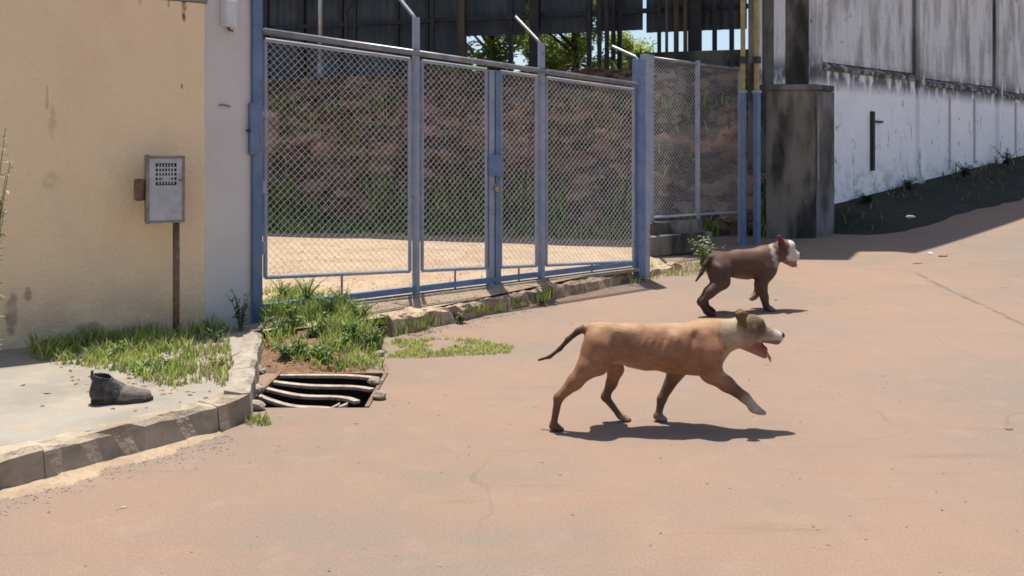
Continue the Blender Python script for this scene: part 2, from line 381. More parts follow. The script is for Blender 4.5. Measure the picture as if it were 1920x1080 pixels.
M['dark_mottle'] = simple('mottled_dark_grey', (0.05, 0.048, 0.046), (0.14, 0.135, 0.13), 1.5, c3=(0.25, 0.24, 0.24), s3=3, k3=0.6, stretch=(1, 1, 0.4))  # dark tone for the painted pilaster shadow lines and the pier's side
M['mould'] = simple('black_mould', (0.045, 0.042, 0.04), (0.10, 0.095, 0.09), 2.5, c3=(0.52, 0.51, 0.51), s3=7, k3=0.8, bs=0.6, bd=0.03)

def make_bank_mat():
    m, nt, b = node_mat('bank_earth', 0.95, 0, 0.1)
    col = mixc(nt, noise_fac(nt, 0.9, 6, 0.65, lo=0.4, hi=0.62), (0.115, 0.085, 0.06), (0.26, 0.145, 0.085))
    tcb = N(nt, 'ShaderNodeTexCoord'); spb = N(nt, 'ShaderNodeSeparateXYZ'); nt.links.new(tcb.outputs['Object'], spb.inputs[0])
    seam_z = sstep(nt, math1(nt, 'ABSOLUTE', math1(nt, 'SUBTRACT', spb.outputs[2], 2.0)), 0.75, 0.25)
    cut = math1(nt, 'MULTIPLY', seam_z, noise_fac(nt, 0.75, 5, 0.6, lo=0.42, hi=0.58))
    col = mixc(nt, cut, col, (0.80, 0.43, 0.27), 0.95)
    col = mixc(nt, noise_fac(nt, 2.3, 6, 0.7, lo=0.5, hi=0.65), col, (0.055, 0.055, 0.032), 0.7)
    vb = N(nt, 'ShaderNodeTexVoronoi'); vb.inputs['Scale'].default_value = 5.5; wb = N(nt, 'ShaderNodeTexNoise'); wb.inputs['Scale'].default_value = 6.0; wb.inputs['Detail'].default_value = 6; wb.inputs['Roughness'].default_value = 0.7
    cb_ = coords(nt, (1, 1, 1.8)); nt.links.new(cb_, wb.inputs['Vector'])
    mb_ = N(nt, 'ShaderNodeMix'); mb_.data_type = 'VECTOR'; mb_.inputs[0].default_value = 0.30; nt.links.new(cb_, mb_.inputs[4]); nt.links.new(wb.outputs['Color'], mb_.inputs[5])
    nt.links.new(mb_.outputs[1], vb.inputs['Vector'])
    sb_ = N(nt, 'ShaderNodeSeparateColor'); nt.links.new(vb.outputs['Color'], sb_.inputs[0])
    col = mixc(nt, sstep(nt, sb_.outputs[0], 0.5, 0.9), col, (0.60, 0.37, 0.25), 0.55)
    col = mixc(nt, sstep(nt, sb_.outputs[1], 0.6, 0.9), col, (0.045, 0.040, 0.030), 0.6)
    col = mixc(nt, noise_fac(nt, 11, 5, 0.7, lo=0.5, hi=0.7), col, (0.46, 0.30, 0.19), 0.5)
    nt.links.new(col, b.inputs['Base Color'])
    bump(nt, b, noise_fac(nt, 5, 8, 0.7, lo=0.2, hi=0.8), 0.8, 0.08)
    return m
M['bank'] = make_bank_mat()

# ---------------------------------------------------------------- setting: road, sidewalk, yard, bank
PIT = (-1.50, -0.79, 4.72, 5.46)
def axis(lo, hi, fine_lo, fine_hi, step, extra):
    a = list(np.arange(fine_lo, fine_hi + 1e-6, step)) + list(extra)
    x = fine_hi; st = step
    while x < hi: st *= 1.35; x += st; a.append(min(x, hi))
    x = fine_lo; st = step
    while x > lo: st *= 1.35; x -= st; a.append(max(x, lo))
    a = sorted(set(round(float(q), 4) for q in a)); out = [a[0]]
    for q in a[1:]:
        if q - out[-1] < 0.02 and q not in extra:
            continue
        if q - out[-1] < 0.02: out[-1] = q
        else: out.append(q)
    return out
def make_road():
    xs = axis(-400, 400, -6, 16, 0.5, PIT[:2]); ys = axis(-60, 600, 0, 22, 0.5, PIT[2:])
    nx, ny = len(xs), len(ys)
    vs = [(x, y, road_z(x, y)) for y in ys for x in xs]; fs = []
    for j in range(ny - 1):
        for i in range(nx - 1):
            cx, cy = (xs[i] + xs[i + 1]) / 2, (ys[j] + ys[j + 1]) / 2
            if PIT[0] < cx < PIT[1] and PIT[2] < cy < PIT[3]: continue
            fs.append((j * nx + i, j * nx + i + 1, (j + 1) * nx + i + 1, (j + 1) * nx + i))
    o = MB().add(vs, fs).build('road', M['road'], smooth=True)
    tag(o, kind='structure')
make_road()

# sidewalk slab at the left, with kerb stones along the road and along its end
KZ = 0.145
k0 = Vector((-2.12, 3.53, 0)); ku = Vector((0.64, 0.768, 0)).normalized(); kn = Vector((ku.y, -ku.x, 0))
kc = W(462, 792, 0.0)                                     # street-side corner of the sidewalk
ke0, ke1 = Vector((-1.385, 4.50, 0)), Vector((-1.755, 6.02, 0))
HW0 = Vector((-2.23, 6.20, 0)); HU = Vector((0.846, 0.533, 0)).normalized(); HN = Vector((HU.y, -HU.x, 0))   # house wall line
side = tag(MB().prism([(k0 - ku * 4.2 - kn * 0.10).to_2d(), (k0 - kn * 0.10 + ku * 1.0).to_2d(), (ke0 - Vector((0.12, -0.04, 0))).to_2d(), (ke1 - Vector((0.08, 0, 0))).to_2d(), (HW0 + HU * 0.52).to_2d(), (HW0 - HU * 5.0).to_2d()], -0.05, 0.136).build('pavement', M['concrete']), kind='structure')
def kerb_stone(a, b, wdt, z0, z1, m, parent, chip=0.02, name='kerb_stone', outward=None):
    """one weathered stone from a to b; outward points to the road"""
    a, b = Vector(a), Vector(b); t = (b - a).normalized(); o = outward.normalized()
    L = (b - a).length; nseg = max(3, int(L / 0.07)); vs = []; fs = []
    prof = [(-wdt, z0), (-wdt, z1 - 0.004), (-0.035, z1), (-0.010, z1 - 0.022), (0.012, z0)]
    for i in range(nseg + 1):
        p = a + t * (L * i / nseg)
        for k, (q, z) in enumerate(prof):
            j = fbm(p.x * 6 + k * 3.1, p.y * 6, z * 9) * chip
            j2 = fbm(p.x * 9 + 7 + k, p.y * 9, 4.2) * chip * 0.8
            vs.append(p + o * (q + (j if k > 1 else 0)) + UP * (z + (j2 if 0 < k < 4 else 0)))
    n = len(prof)
    for i in range(nseg):
        for k in range(n - 1): fs.append((i * n + k, i * n + k + 1, (i + 1) * n + k + 1, (i + 1) * n + k))
        fs.append((i * n + n - 1, i * n, (i + 1) * n, (i + 1) * n + n - 1))
    fs += [tuple(range(n)), tuple(range(nseg * n + n - 1, nseg * n - 1, -1))]
    return MB().add(vs, fs).build(name, m, parent)
kerb = tag(bpy.data.objects.new('kerb', None), kind='structure'); COL.objects.link(kerb)
s = -4.2
while s < 0.98:
    e = min(s + random.uniform(0.55, 0.8), 1.0)
    if 1.0 - e < 0.25: e = 1.0
    kerb_stone(k0 + ku * s, k0 + ku * (e - 0.003), 0.14, -0.04, KZ + random.uniform(-0.006, 0.006), M['kerb'], kerb, 0.028, outward=kn)
    s = e
c_end = k0 + ku * 1.0
en = Vector((0.97, 0.23, 0))
kerb_stone(c_end + ku * 0.004, ke0, 0.14, -0.04, KZ, M['kerb'], kerb, 0.03, outward=(ke0 - c_end).cross(UP) * 1.0)
q0 = ke0 + Vector((0.0, 0.006, 0))
for f0, f1 in ((0.0, 0.34), (0.345, 0.67), (0.675, 1.0)):
    kerb_stone(q0.lerp(ke1, f0), q0.lerp(ke1, f1), 0.13, -0.04, KZ + 0.008, M['kerb_light'], kerb, 0.022, outward=en)

# sand washed along the kerb foot
def sand_strip(name, a, b, w, m, side_v=None, seed=0.0):
    a, b = Vector(a), Vector(b); n = 170; na = 7; vs = []; fs = []
    for i in range(n + 1):
        p = a.lerp(b, i / n); fade = min(1, i / 4, (n - i) / 12)
        ww = max(0.02, w * fade * (1.0 + 1.1 * fbm(i * 0.11 + seed, seed, 1.7)))
        for k in range(na):
            q = k / (na - 1); r_ = p + side_v * (-0.02 + (ww + 0.05) * q)
            vs.append(r_ + UP * (0.016 * (1 - q) ** 0.7 - 0.006 * q + 0.007 * fbm(r_.x * 14, r_.y * 14, 2.0) + road_z(r_.x, r_.y)))
    for i in range(n):
        for k in range(na - 1): fs.append((i * na + k, i * na + k + 1, (i + 1) * na + k + 1, (i + 1) * na + k))
    return tag(MB().add(vs, fs).build(name, m, smooth=True), kind='structure')
sand_strip('gutter_sand', k0 - ku * 3.0 + kn * 0.012, c_end + kn * 0.012, 0.11, M['sand'], side_v=kn)

# yard: raised gravel apron behind its own kerb
YZ = 0.145
ya, yb = W(738, 632, 0.0), W(1196, 526, 0.0)
yu = (yb - ya).normalized(); yn = Vector((yu.y, -yu.x, 0))
yard_poly = [ya - yn * 0.08, yb - yn * 0.08, Vector((2.0, 10.35, 0)), Vector((3.75, 12.9, 0)), Vector((4.4, 15.0, 0)), Vector((-9, 19.5, 0)), Vector((-9, 10.5, 0)), HW0 + HU * 0.55 + Vector((-0.12, 0.3, 0)), Vector((-1.78, 6.10, 0)), Vector((-1.35, 6.25, 0))]
def make_yard():
    bm = bmesh.new()
    f = bm.faces.new([bm.verts.new((p.x, p.y, YZ)) for p in yard_poly])
    bmesh.ops.triangulate(bm, faces=[f])
    bmesh.ops.subdivide_edges(bm, edges=bm.edges[:], cuts=3, use_grid_fill=True)
    for _ in range(2):
        bmesh.ops.subdivide_edges(bm, edges=[e for e in bm.edges if e.calc_length() > 0.35], cuts=1)
    bmesh.ops.triangulate(bm, faces=bm.faces[:])
    e0_, e1_ = Vector((2.0, 10.35, 0)), Vector((3.75, 12.9, 0)); ee = (e1_ - e0_).normalized(); eN = Vector((ee.y, -ee.x, 0))
    for v in bm.verts:
        v.co.z += 0.02 * fbm(v.co.x * 1.3, v.co.y * 1.3)
        if v.co.y > 9.9 and v.co.x > 0:
            dd_ = -(v.co - e0_).dot(eN); t_ = max(0.0, min(1.0, dd_ / 0.8 + 0.25 * fbm(v.co.x * 2, v.co.y * 2)))
            if dd_ < 0.02: t_ = 0
            v.co.z = (YZ + 0.02 * fbm(v.co.x * 1.3, v.co.y * 1.3)) * t_ - 0.03 * (1 - t_)
    me = bpy.data.meshes.new('yard'); bm.normal_update(); bm.to_mesh(me); bm.free()
    tag(link_mesh('yard', me, M['yard']), kind='structure')
make_yard()
ykerb = tag(bpy.data.objects.new('yard_kerb', None), kind='structure'); COL.objects.link(ykerb)
L = (yb - ya).length; s = 0.0
while s < L - 0.05:
    e = min(s + random.uniform(0.24, 0.5), L)
    if L - e < 0.2: e = L
    kerb_stone(ya + yu * s, ya + yu * (e - 0.004), 0.15, -0.05, YZ - 0.005 + random.uniform(-0.006, 0.006) - 0.03 * s / L, M['kerb_tan'], ykerb, 0.040, outward=yn)
    s = e
yc, yd = yb + yu * 0.01, Vector((2.05, 10.3, 0))
kerb_stone(yc, yc.lerp(yd, 0.5), 0.15, -0.05, 0.10, M['kerb_tan'], ykerb, 0.040, outward=yn)
kerb_stone(yc.lerp(yd, 0.52), yd, 0.15, -0.05, 0.09, M['kerb_tan'], ykerb, 0.040, outward=yn)

# earth mound between drain and yard, where the weeds grow
def mound_z(x, y):
    t = max(0.0, min(1.1, (y - 5.44) / (6.45 - 5.44)))
    r = max(0.0, min(1.0, (-0.80 - 0.10 * (y - 5.4) + 0.09 * fbm(x * 3, y * 3) - x) / 0.32)); r = r * r * (3 - 2 * r)
    f = max(0.0, min(1.0, (y - 5.44) / 0.05))
    return -0.03 + r * (0.045 + 0.15 * t + 0.025 * fbm(x * 4, y * 4)) * (0.35 + 0.65 * f)
vs = []; fs = []; nx, ny = 44, 44
for j in range(ny + 1):
    for i in range(nx + 1):
        y = 5.44 + 1.06 * j / ny
        xl = ke0.lerp(ke1, max(0, min(1, (y - 4.5) / 1.52))).x + 0.0; xr = -0.55 - 0.16 * (j / ny)
        x = xl + (xr - xl) * i / nx
        vs.append((x, y, mound_z(x, y)))
for j in range(ny):
    for i in range(nx): fs.append((j * (nx + 1) + i, j * (nx + 1) + i + 1, (j + 1) * (nx + 1) + i + 1, (j + 1) * (nx + 1) + i))
tag(MB().add(vs, fs).build('earth_mound', M['soil'], smooth=True), kind='structure')

# bank behind the yard with a terrace on top
BD = Vector((-0.9615, 0.275, 0)); B0 = Vector((3.95, 13.35, 0)); BN = Vector((0.275, 0.9615, 0))
TZ = 3.05
def make_bank():
    na, nb = 190, 64; vs = []; fs = []
    for i in range(na + 1):
        a = -0.15 + 16.5 * i / na
        for j in range(nb + 1):
            t = j / nb
            if t < 0.8:
                q = t / 0.8; run = 2.3 * q; h = 0.10 + (TZ - 0.10) * (1 - (1 - q) ** 1.35) * (0.95 + 0.05 * math.sin(a))
                amp = 0.30 * math.sin(min(1, q * 1.15) * math.pi) + 0.05
            else:
                q = (t - 0.8) / 0.2; run = 2.3 + 30 * q * q + 0.3 * q; h = TZ; amp = 0.08
            p = B0 + BD * a + BN * run
            nz = fbm(a * 0.7, run * 1.2, h * 1.1, 5)
            nz += 0.45 * fbm(a * 3.1, run * 4.0, h * 3.6, 4); p = p - BN * (nz * amp * 1.1); z = h + 0.35 * amp * fbm(a * 1.9, run * 1.7, 3.3)
            vs.append((p.x, p.y, z))
    for i in range(na):
        for j in range(nb): fs.append((i * (nb + 1) + j, i * (nb + 1) + j + 1, (i + 1) * (nb + 1) + j + 1, (i + 1) * (nb + 1) + j))
    tag(MB().add(vs, fs).build('earth_bank', M['bank'], smooth=True), kind='structure')
make_bank()

# verge: dark earth slope from the road up to the white wall
vs = []; fs = []; ns, nt_ = 60, 8
for i in range(ns + 1):
    s = -0.8 + 17.0 * i / ns
    for k in range(nt_ + 1):
        q = k / nt_
        out = 1.35 * (1 + 0.22 * fbm(s * 0.8, 3.0)) * q
        p = W0 + U * s + NV * out
        zr = road_z(p.x, p.y); z = wall_z(s) * (1 - q) + (zr - 0.02 * (q > 0.99)) * q
        z += (0.05 * fbm(s * 2.2, q * 4) + 0.02 * fbm(s * 7, q * 9)) * math.sin(math.pi * min(1, q * 1.0 + 0.1)) + 0.10 * q * (1 - q)
        e_ = max(0.0, min(1.0, (s + 0.75) / 0.8)); z = z * e_ + (zr - 0.03) * (1 - e_)
        vs.append((p.x, p.y, z))
for i in range(ns):
    for k in range(nt_): fs.append((i * (nt_ + 1) + k, i * (nt_ + 1) + k + 1, (i + 1) * (nt_ + 1) + k + 1, (i + 1) * (nt_ + 1) + k))
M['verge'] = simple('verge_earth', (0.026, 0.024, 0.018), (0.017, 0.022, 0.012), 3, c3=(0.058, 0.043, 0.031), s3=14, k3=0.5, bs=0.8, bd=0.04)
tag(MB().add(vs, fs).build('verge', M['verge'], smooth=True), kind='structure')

# ---------------------------------------------------------------- house wall and pillar on the left
hw = thing('boundary_wall', HW0 - HU * 2.5, 'yellow plastered wall with brown drip stains behind the grey vented cabinet', 'wall')
def slab(a, b, thick, z0, z1, nrm, name, m, parent, bevel=0.012):
    a, b = Vector(a), Vector(b); t = (b - a).normalized(); c = (a + b) / 2 - nrm * thick / 2
    return MB().box((c.x, c.y, (z0 + z1) / 2), ((b - a).length / 2, thick / 2, (z1 - z0) / 2), (t, nrm, UP)).build(name, m, parent, bevel=bevel)
slab(HW0 - HU * 5.5, HW0, 0.20, 0.0, 2.50, HN, 'wall_face', M['yellow'], hw)
slab(HW0 - HU * 5.5, HW0 + HU * 0.02, 0.26, 2.503, 2.56, HN, 'coping', M['concrete'], hw, 0.006)
gp0 = HW0 + HU * 0.004 - HN * 0.03
gp1 = D(471, 600, 6.63); gp1.z = 0
gu = (gp1 - gp0).normalized(); gn = Vector((gu.y, -gu.x, 0))
pil = thing('gate_pillar', (gp0 + gp1) / 2, 'grey plastered pillar between the yellow wall and the blue gate post', 'pillar')
slab(gp0, gp1, 0.30, 0.0, 2.62, gn, 'pillar_shaft', M['greyplaster'], pil, 0.01)
c = (gp0 + gp1) / 2 - gn * 0.15
MB().box((c.x, c.y, 2.655), ((gp1 - gp0).length / 2 + 0.03, 0.18, 0.035), (gu, gn, UP)).build('pillar_cap', M['concrete'], pil, bevel=0.008)
# white meter box low end visible on the pillar
q = D(425, 0, 6.40); q = gp0 + gu * ((gp1 - gp0).length * 0.44)
mbx = thing('meter_box', (q.x, q.y, 2.36), 'small white box fixed high on the grey pillar', 'box')
MB().box(q + gn * 0.03 + UP * 2.46, (0.055, 0.03, 0.105), (gu, gn, UP)).build('box_body', M['white_box'], mbx, bevel=0.006)
MB().box(q + gn * 0.063 + UP * 2.46, (0.047, 0.003, 0.092), (gu, gn, UP)).build('box_lid', M['white_box'], mbx, bevel=0.002)
MB().tube([q + gn * 0.02 + UP * 2.355, q + gn * 0.02 + UP * 2.335 + gu * 0.02, q + gn * 0.02 + UP * 2.335 + gu * 0.05], 0.007, 6).build('cable_gland', M['black'], mbx)
q2 = gp0 + gu * ((gp1 - gp0).length * 0.38)
hk = tag(MB().tube([q2 + UP * 1.765 + gu * -0.045, q2 + gn * 0.018 + UP * 1.772 + gu * -0.03, q2 + gn * 0.018 + UP * 1.765 + gu * 0.05, q2 + UP * 1.76 + gu * 0.06], 0.006, 6).build('wall_hook', M['cabinet_trim']), 'small grey metal staple halfway up the grey pillar', 'hook')

# ---------------------------------------------------------------- vented cabinet on a rusty pole
cb = D(311, 420, 5.80); cbz0, cbz1 = CAM_H - (418 - HY) * 5.80 / FPX, CAM_H - (291 - HY) * 5.80 / FPX
cab_n = (HN + Vector((0.0, -0.12, 0))).normalized(); cab_u = Vector((-cab_n.y, cab_n.x, 0))
pb = Vector((cb.x, cb.y, 0)) + cab_u * 0.075
cab = thing('utility_cabinet', (pb.x, pb.y, 0.136), 'grey metal cabinet with rows of vent slots on a rusty pole', 'cabinet')
cc = Vector((cb.x, cb.y, (cbz0 + cbz1) / 2)); hw_, hh = 0.122, (cbz1 - cbz0) / 2
ax = (cab_u, cab_n, UP)
MB().box(cc - cab_n * 0.075, (hw_, 0.07, hh), ax).build('cabinet_body', M['cabinet_trim'], cab, bevel=0.006)
fr = MB()
for (dx, dz, hx, hz) in ((-hw_ + 0.008, 0, 0.008, hh), (hw_ - 0.008, 0, 0.008, hh), (0, hh - 0.011, hw_ - 0.0165, 0.011), (0, -hh + 0.008, hw_ - 0.0165, 0.008)):
    fr.box(cc + cab_u * dx + UP * dz + cab_n * 0.004, (hx, 0.008, hz), ax)
fr.build('cabinet_frame', M['cabinet_trim'], cab, bevel=0.003)
# door: solid plate round a vent field built from bars over a dark void
vx0, vx1 = -0.065, 0.068; vz0, vz1 = hh - 0.205, hh - 0.055
dr = MB(); z_in0, z_in1 = -hh + 0.017, hh - 0.023; x_in = hw_ - 0.017
dr.box(cc + cab_u * ((-x_in + vx0) / 2) + UP * ((z_in0 + z_in1) / 2) , ((vx0 + x_in) / 2, 0.005, (z_in1 - z_in0) / 2), ax)
dr.box(cc + cab_u * ((x_in + vx1) / 2) + UP * ((z_in0 + z_in1) / 2), ((x_in - vx1) / 2, 0.005, (z_in1 - z_in0) / 2), ax)
dr.box(cc + cab_u * ((vx0 + vx1) / 2) + UP * ((vz1 + z_in1) / 2), ((vx1 - vx0) / 2, 0.005, (z_in1 - vz1) / 2), ax)
dr.box(cc + cab_u * ((vx0 + vx1) / 2) + UP * ((vz0 + z_in0) / 2), ((vx1 - vx0) / 2, 0.005, (vz0 - z_in0) / 2), ax)
rows = 5; rowh = (vz1 - vz0) / rows
for r in range(1, rows): dr.box(cc + cab_u * ((vx0 + vx1) / 2) + UP * (vz0 + rowh * r), ((vx1 - vx0) / 2, 0.0048, 0.0055), ax)
cols = 7; colw = (vx1 - vx0) / cols
for r in range(rows):
    for k in range(1, cols):
        hx = 0.0042 if not (r == 1 and k in (3, 4)) else 0.011
        dr.box(cc + cab_u * (vx0 + colw * k) + UP * (vz0 + rowh * (r + 0.5)), (hx, 0.0044, rowh / 2 - 0.0056), ax)
door = dr.build('door', M['cabinet'], cab)
MB().box(cc + cab_u * ((vx0 + vx1) / 2) + UP * ((vz0 + vz1) / 2) - cab_n * 0.0035, ((vx1 - vx0) / 2 - 0.001, 0.0012, (vz1 - vz0) / 2 - 0.001), ax).build('vent_recess', M['dark'], door)
MB().tube([cc + cab_u * 0.092 + UP * 0.06 + cab_n * 0.005, cc + cab_u * 0.092 + UP * 0.06 + cab_n * 0.014], 0.008, 10).build('lock', M['rust'], door)
MB().tube([cc - cab_u * (hw_ - 0.006) + UP * (hh - 0.04), cc - cab_u * (hw_ - 0.006) + UP * (hh + 0.006)], 0.014, 8).build('hinge', M['cabinet_trim'], cab)
MB().tube([cc - cab_u * (hw_ - 0.006) + UP * (-hh + 0.05), cc - cab_u * (hw_ - 0.006) - UP * (hh + 0.004)], 0.012, 8).build('hinge', M['cabinet_trim'], cab)
MB().tube([Vector((pb.x, pb.y, 0.10)) - cab_n * 0.07, Vector((pb.x, pb.y, cbz0 - 0.001)) - cab_n * 0.07], 0.0225, 12).build('pole', M['rust'], cab, smooth=True)
jb = cc - cab_u * (hw_ + 0.035) + UP * (-0.005) - cab_n * 0.09
MB().box(jb, (0.034, 0.04, 0.075), ax).build('junction_box', M['rust'], cab, bevel=0.022, seg=3)
MB().tube([jb + UP * 0.03 - cab_u * 0.005, jb - cab_n * 0.10 + UP * 0.03 - cab_u * 0.005], 0.014, 8).build('conduit', M['rust'], cab)

# ---------------------------------------------------------------- blue chain-link fence with gate
FB = D(780, 550, 7.60); FB.z = 0
def fpt(s, z=0.0): return Vector((FB.x + U.x * s, FB.y + U.y * s, z))
S = dict(A=-1.48, B=0.0, C=0.877, D=1.489, E=2.95)
def ztop(s): return 2.30 - 0.0435 * s
def zbot(s): return 0.365 - 0.05 * s
FN = NV
fence = thing('chain_link_fence', fpt(0, YZ), 'long blue steel chain link fence with a gate along the sunlit yard', 'fence', None)
def sq_post(s, half, z0, z1, m, name='post', off=0.0, parent=fence, bev=0.006):
    p = fpt(s) + FN * off
    return MB().box((p.x, p.y, (z0 + z1) / 2), (half, half, (z1 - z0) / 2), (U, FN, UP)).build(name, m, parent, bevel=bev)
def round_post(s, r, z0, z1, m, arm=True):
    p = fpt(s); mb = MB()
    pts = [p + UP * z0, p + UP * z1]; a = -FN
    po = mb.tube(pts, r, 14).build('post', m, fence, smooth=False)
    if arm:
        p1 = p + UP * (z1 - 0.03)
        MB().tube([p1, p1 + a * 0.05 + UP * 0.06, p1 + a * 0.40 + UP * 0.34], 0.017, 10).build('barbed_wire_arm', M['rail'], po)
        for k in (0.4, 0.7, 0.97):
            e = p1 + a * (0.05 + 0.35 * k) + UP * (0.06 + 0.28 * k)
            MB().tube([e - U * 0.0 + UP * 0.012, e + UP * 0.035], 0.006, 6).build('wire_clip', M['galv'], po)
    return po
pA = sq_post(S['A'] - 0.0, 0.038, 0.0, 3.05, M['blue'])
lk = MB().box(fpt(S['A'] - 0.035, 1.60) + FN * 0.03, (0.035, 0.028, 0.20), (U, FN, UP)).build('lock_plate', M['blue'], fence, bevel=0.008)
MB().tube([fpt(S['A'] - 0.07, 1.585) + FN * 0.055, fpt(S['A'] - 0.10, 1.585) + FN * 0.06], 0.009, 8).build('bolt', M['black'], lk)
MB().tube([fpt(S['A'] + 0.05, 1.10) + FN * 0.02, fpt(S['A'] + 0.05, 1.20) + FN * 0.02], 0.018, 8).build('hinge', M['bluegrey'], fence)
MB().tube([fpt(S['A'] + 0.05, 0.62) + FN * 0.02, fpt(S['A'] + 0.05, 0.72) + FN * 0.02], 0.018, 8).build('hinge', M['bluegrey'], fence)
round_post(S['B'], 0.034, 0.10, 2.62, M['bluegrey'])
sq_post(S['C'] - 0.038, 0.030, 0.12, ztop(S['C']) - 0.06, M['bluegrey'], 'gate_stile')
sq_post(S['C'] + 0.038, 0.034, 0.12, ztop(S['C']) - 0.06, M['blue'], 'post')
lb = MB().box(fpt(S['C'], 1.30) + FN * 0.04, (0.075, 0.03, 0.10), (U, FN, UP)).build('lock_box', M['blue'], fence, bevel=0.008)
ch = MB()
for k in range(7):
    a_ = math.pi * (k / 6.0); pp = fpt(S['C'] - 0.06 + 0.12 * (k / 6.0), 1.16 - 0.05 * math.sin(a_)) + FN * 0.05
    ch.tube([pp - U * 0.012, pp + FN * 0.012, pp + U * 0.012, pp - FN * 0.004, pp - U * 0.012], 0.004, 5)
chn = ch.build('chain', M['galv'], fence)
MB().box(fpt(S['C'], 1.075) + FN * 0.058, (0.02, 0.010, 0.024), (U, FN, UP)).build('padlock', M['ochre'], chn, bevel=0.004)
round_post(S['D'], 0.037, 0.10, 2.52, M['bluegrey'])
sq_post(S['E'] - 0.02, 0.052, 0.02, 2.46, M['blue'])
sq_post(S['E'] + 0.085, 0.040, 0.02, 2.52, M['bluegrey'])
pe = fpt(S['E'] - 0.02, 2.44)
MB().tube([pe, pe - FN * 0.05 + UP * 0.05, pe - FN * 0.40 + UP * 0.20], 0.017, 10).build('barbed_wire_arm', M['rail'], fence)
# top rail (one long pipe) and ground rail
MB().tube([fpt(S['A'] + 0.045, ztop(S['A'])) + FN * 0.045, fpt(S['E'] - 0.085, ztop(S['E'])) + FN * 0.045], 0.025, 14).build('top_rail', M['rail'], fence, smooth=True)
def mesh_part(s0, s1, zt0, zt1, zb0, zb1, parent, base=fpt, dirn=U, nrm=FN, pitch=0.060, r=0.00145, off=0.0, name='wire_mesh'):
    """woven diamond mesh, wires clipped to the frame"""
    Lx = s1 - s0; mb = MB()
    Hm = ((zt0 - zb0) + (zt1 - zb1)) / 2
    def at(a, b, o):
        f = a / Lx; zb = zb0 + (zb1 - zb0) * f
        h = (zt0 - zb0) + ((zt1 - zb1) - (zt0 - zb0)) * f
        return base(s0 + a, zb + b / Hm * h) + nrm * (off + o)
    k = pitch / 2
    while k < Lx + Hm:
        a0, b0 = max(0, k - Hm), min(k, Hm); a1, b1 = min(k, Lx), max(0, k - Lx)
        mb.tube([at(a0, b0, 0.002), at(a1, b1, 0.002)], r, 4, cap=False)
        a0, b0 = max(0, k - Hm), min(k, Hm)
        mb.tube([at(Lx - a0, b0, -0.002), at(Lx - a1, b1, -0.002)], r, 4, cap=False)
        k += pitch
    return tag(mb.build(name, M['wire'], parent), kind='stuff')
def panel(s0, s1, name, m, r=0.017, top_off=0.058, legs=True):
    zt0, zt1, zb0, zb1 = ztop(s0) - top_off, ztop(s1) - top_off, zbot(s0), zbot(s1)
    mb = MB()
    mb.tube([fpt(s0, zb0), fpt(s1, zb1)], r, 8); mb.tube([fpt(s0, zt0), fpt(s1, zt1)], r, 8)
    mb.tube([fpt(s0, zb0), fpt(s0, zt0)], r, 8); mb.tube([fpt(s1, zb1), fpt(s1, zt1)], r, 8)
    mb.box(fpt(s0, (zb0 + zt0) / 2 + 0.35), (0.028, 0.012, 0.02), (U, FN, UP))
    o = mb.build(name, m, fence)
    mesh_part(s0, s1, zt0, zt1, zb0, zb1, o)
    lg = MB(); sm = (s0 + s1) / 2; zm = (zb0 + zb1) / 2
    lg.tube([fpt(sm, YZ - 0.03), fpt(sm, zm - r)], 0.010, 6).build('stub_leg', M['blue'], o)
    return o
panel(S['A'] + 0.075, S['B'] - 0.065, 'fence_panel', M['bluegrey'])
panel(S['B'] + 0.065, S['C'] - 0.085, 'gate_leaf', M['bluegrey'])
panel(S['C'] + 0.090, S['D'] - 0.065, 'fence_panel', M['bluegrey'])
panel(S['D'] + 0.065, S['E'] - 0.105, 'fence_panel', M['bluegrey'])
MB().box((fpt(S['A'] + 0.06, 0) + fpt(S['E'] - 0.1, 0)) / 2 + UP * 0.205, ((S['E'] - S['A'] - 0.16) / 2, 0.032, 0.024), (U, FN, UP)).build('ground_rail', M['blue'], fence)
# low concrete sill under the fence
sill = tag(MB().box((fpt(S['A'] + 0.06, 0) + fpt(S['E'] - 0.1, 0)) / 2 + UP * 0.140 - FN * 0.02, ((S['E'] - S['A'] - 0.16) / 2, 0.11, 0.020), (U, FN, UP)).build('concrete_sill', M['kerb_light'], bevel=0.008), 'low pale concrete sill along the foot of the long blue fence', 'sill')

# second, smaller fence behind the corner post
F2 = D(1222, 415, 11.4); F2d = U
def f2pt(s, z=0.0): return Vector((F2.x + F2d.x * s, F2.y + F2d.y * s, z))
def s_at(px):
    k = (px - CX) / FPX; return (k * F2.y - F2.x) / (F2d.x - k * F2d.y)
s2 = [0.0, s_at(1308), s_at(1388)]
def z2(py, s): return CAM_H - (py - HY) * (F2.y + F2d.y * s) / FPX
fence2 = thing('chain_link_fence', f2pt(0, 0.4), 'short faded blue mesh fence standing behind the tall corner post', 'fence')
for i, (s, pyt) in enumerate(zip(s2, (108, 118, 130))):
    MB().tube([f2pt(s, 0.05), f2pt(s, z2(pyt, s) + 0.03)], 0.034, 10).build('post', M['bluegrey'], fence2)
MB().tube([f2pt(0, z2(109, 0)), f2pt(s2[2], z2(131, s2[2]))], 0.024, 12).build('top_rail', M['rail'], fence2, smooth=True)
MB().tube([f2pt(0, z2(408, 0)), f2pt(s2[1], z2(402, s2[1]))], 0.02, 8).build('bottom_rail', M['galv'], fence2)
mesh_part(0.03, s2[1] - 0.03, z2(112, 0), z2(121, s2[1]), z2(407, 0), z2(402, s2[1]), fence2, base=f2pt, dirn=F2d, nrm=FN, r=0.0017)
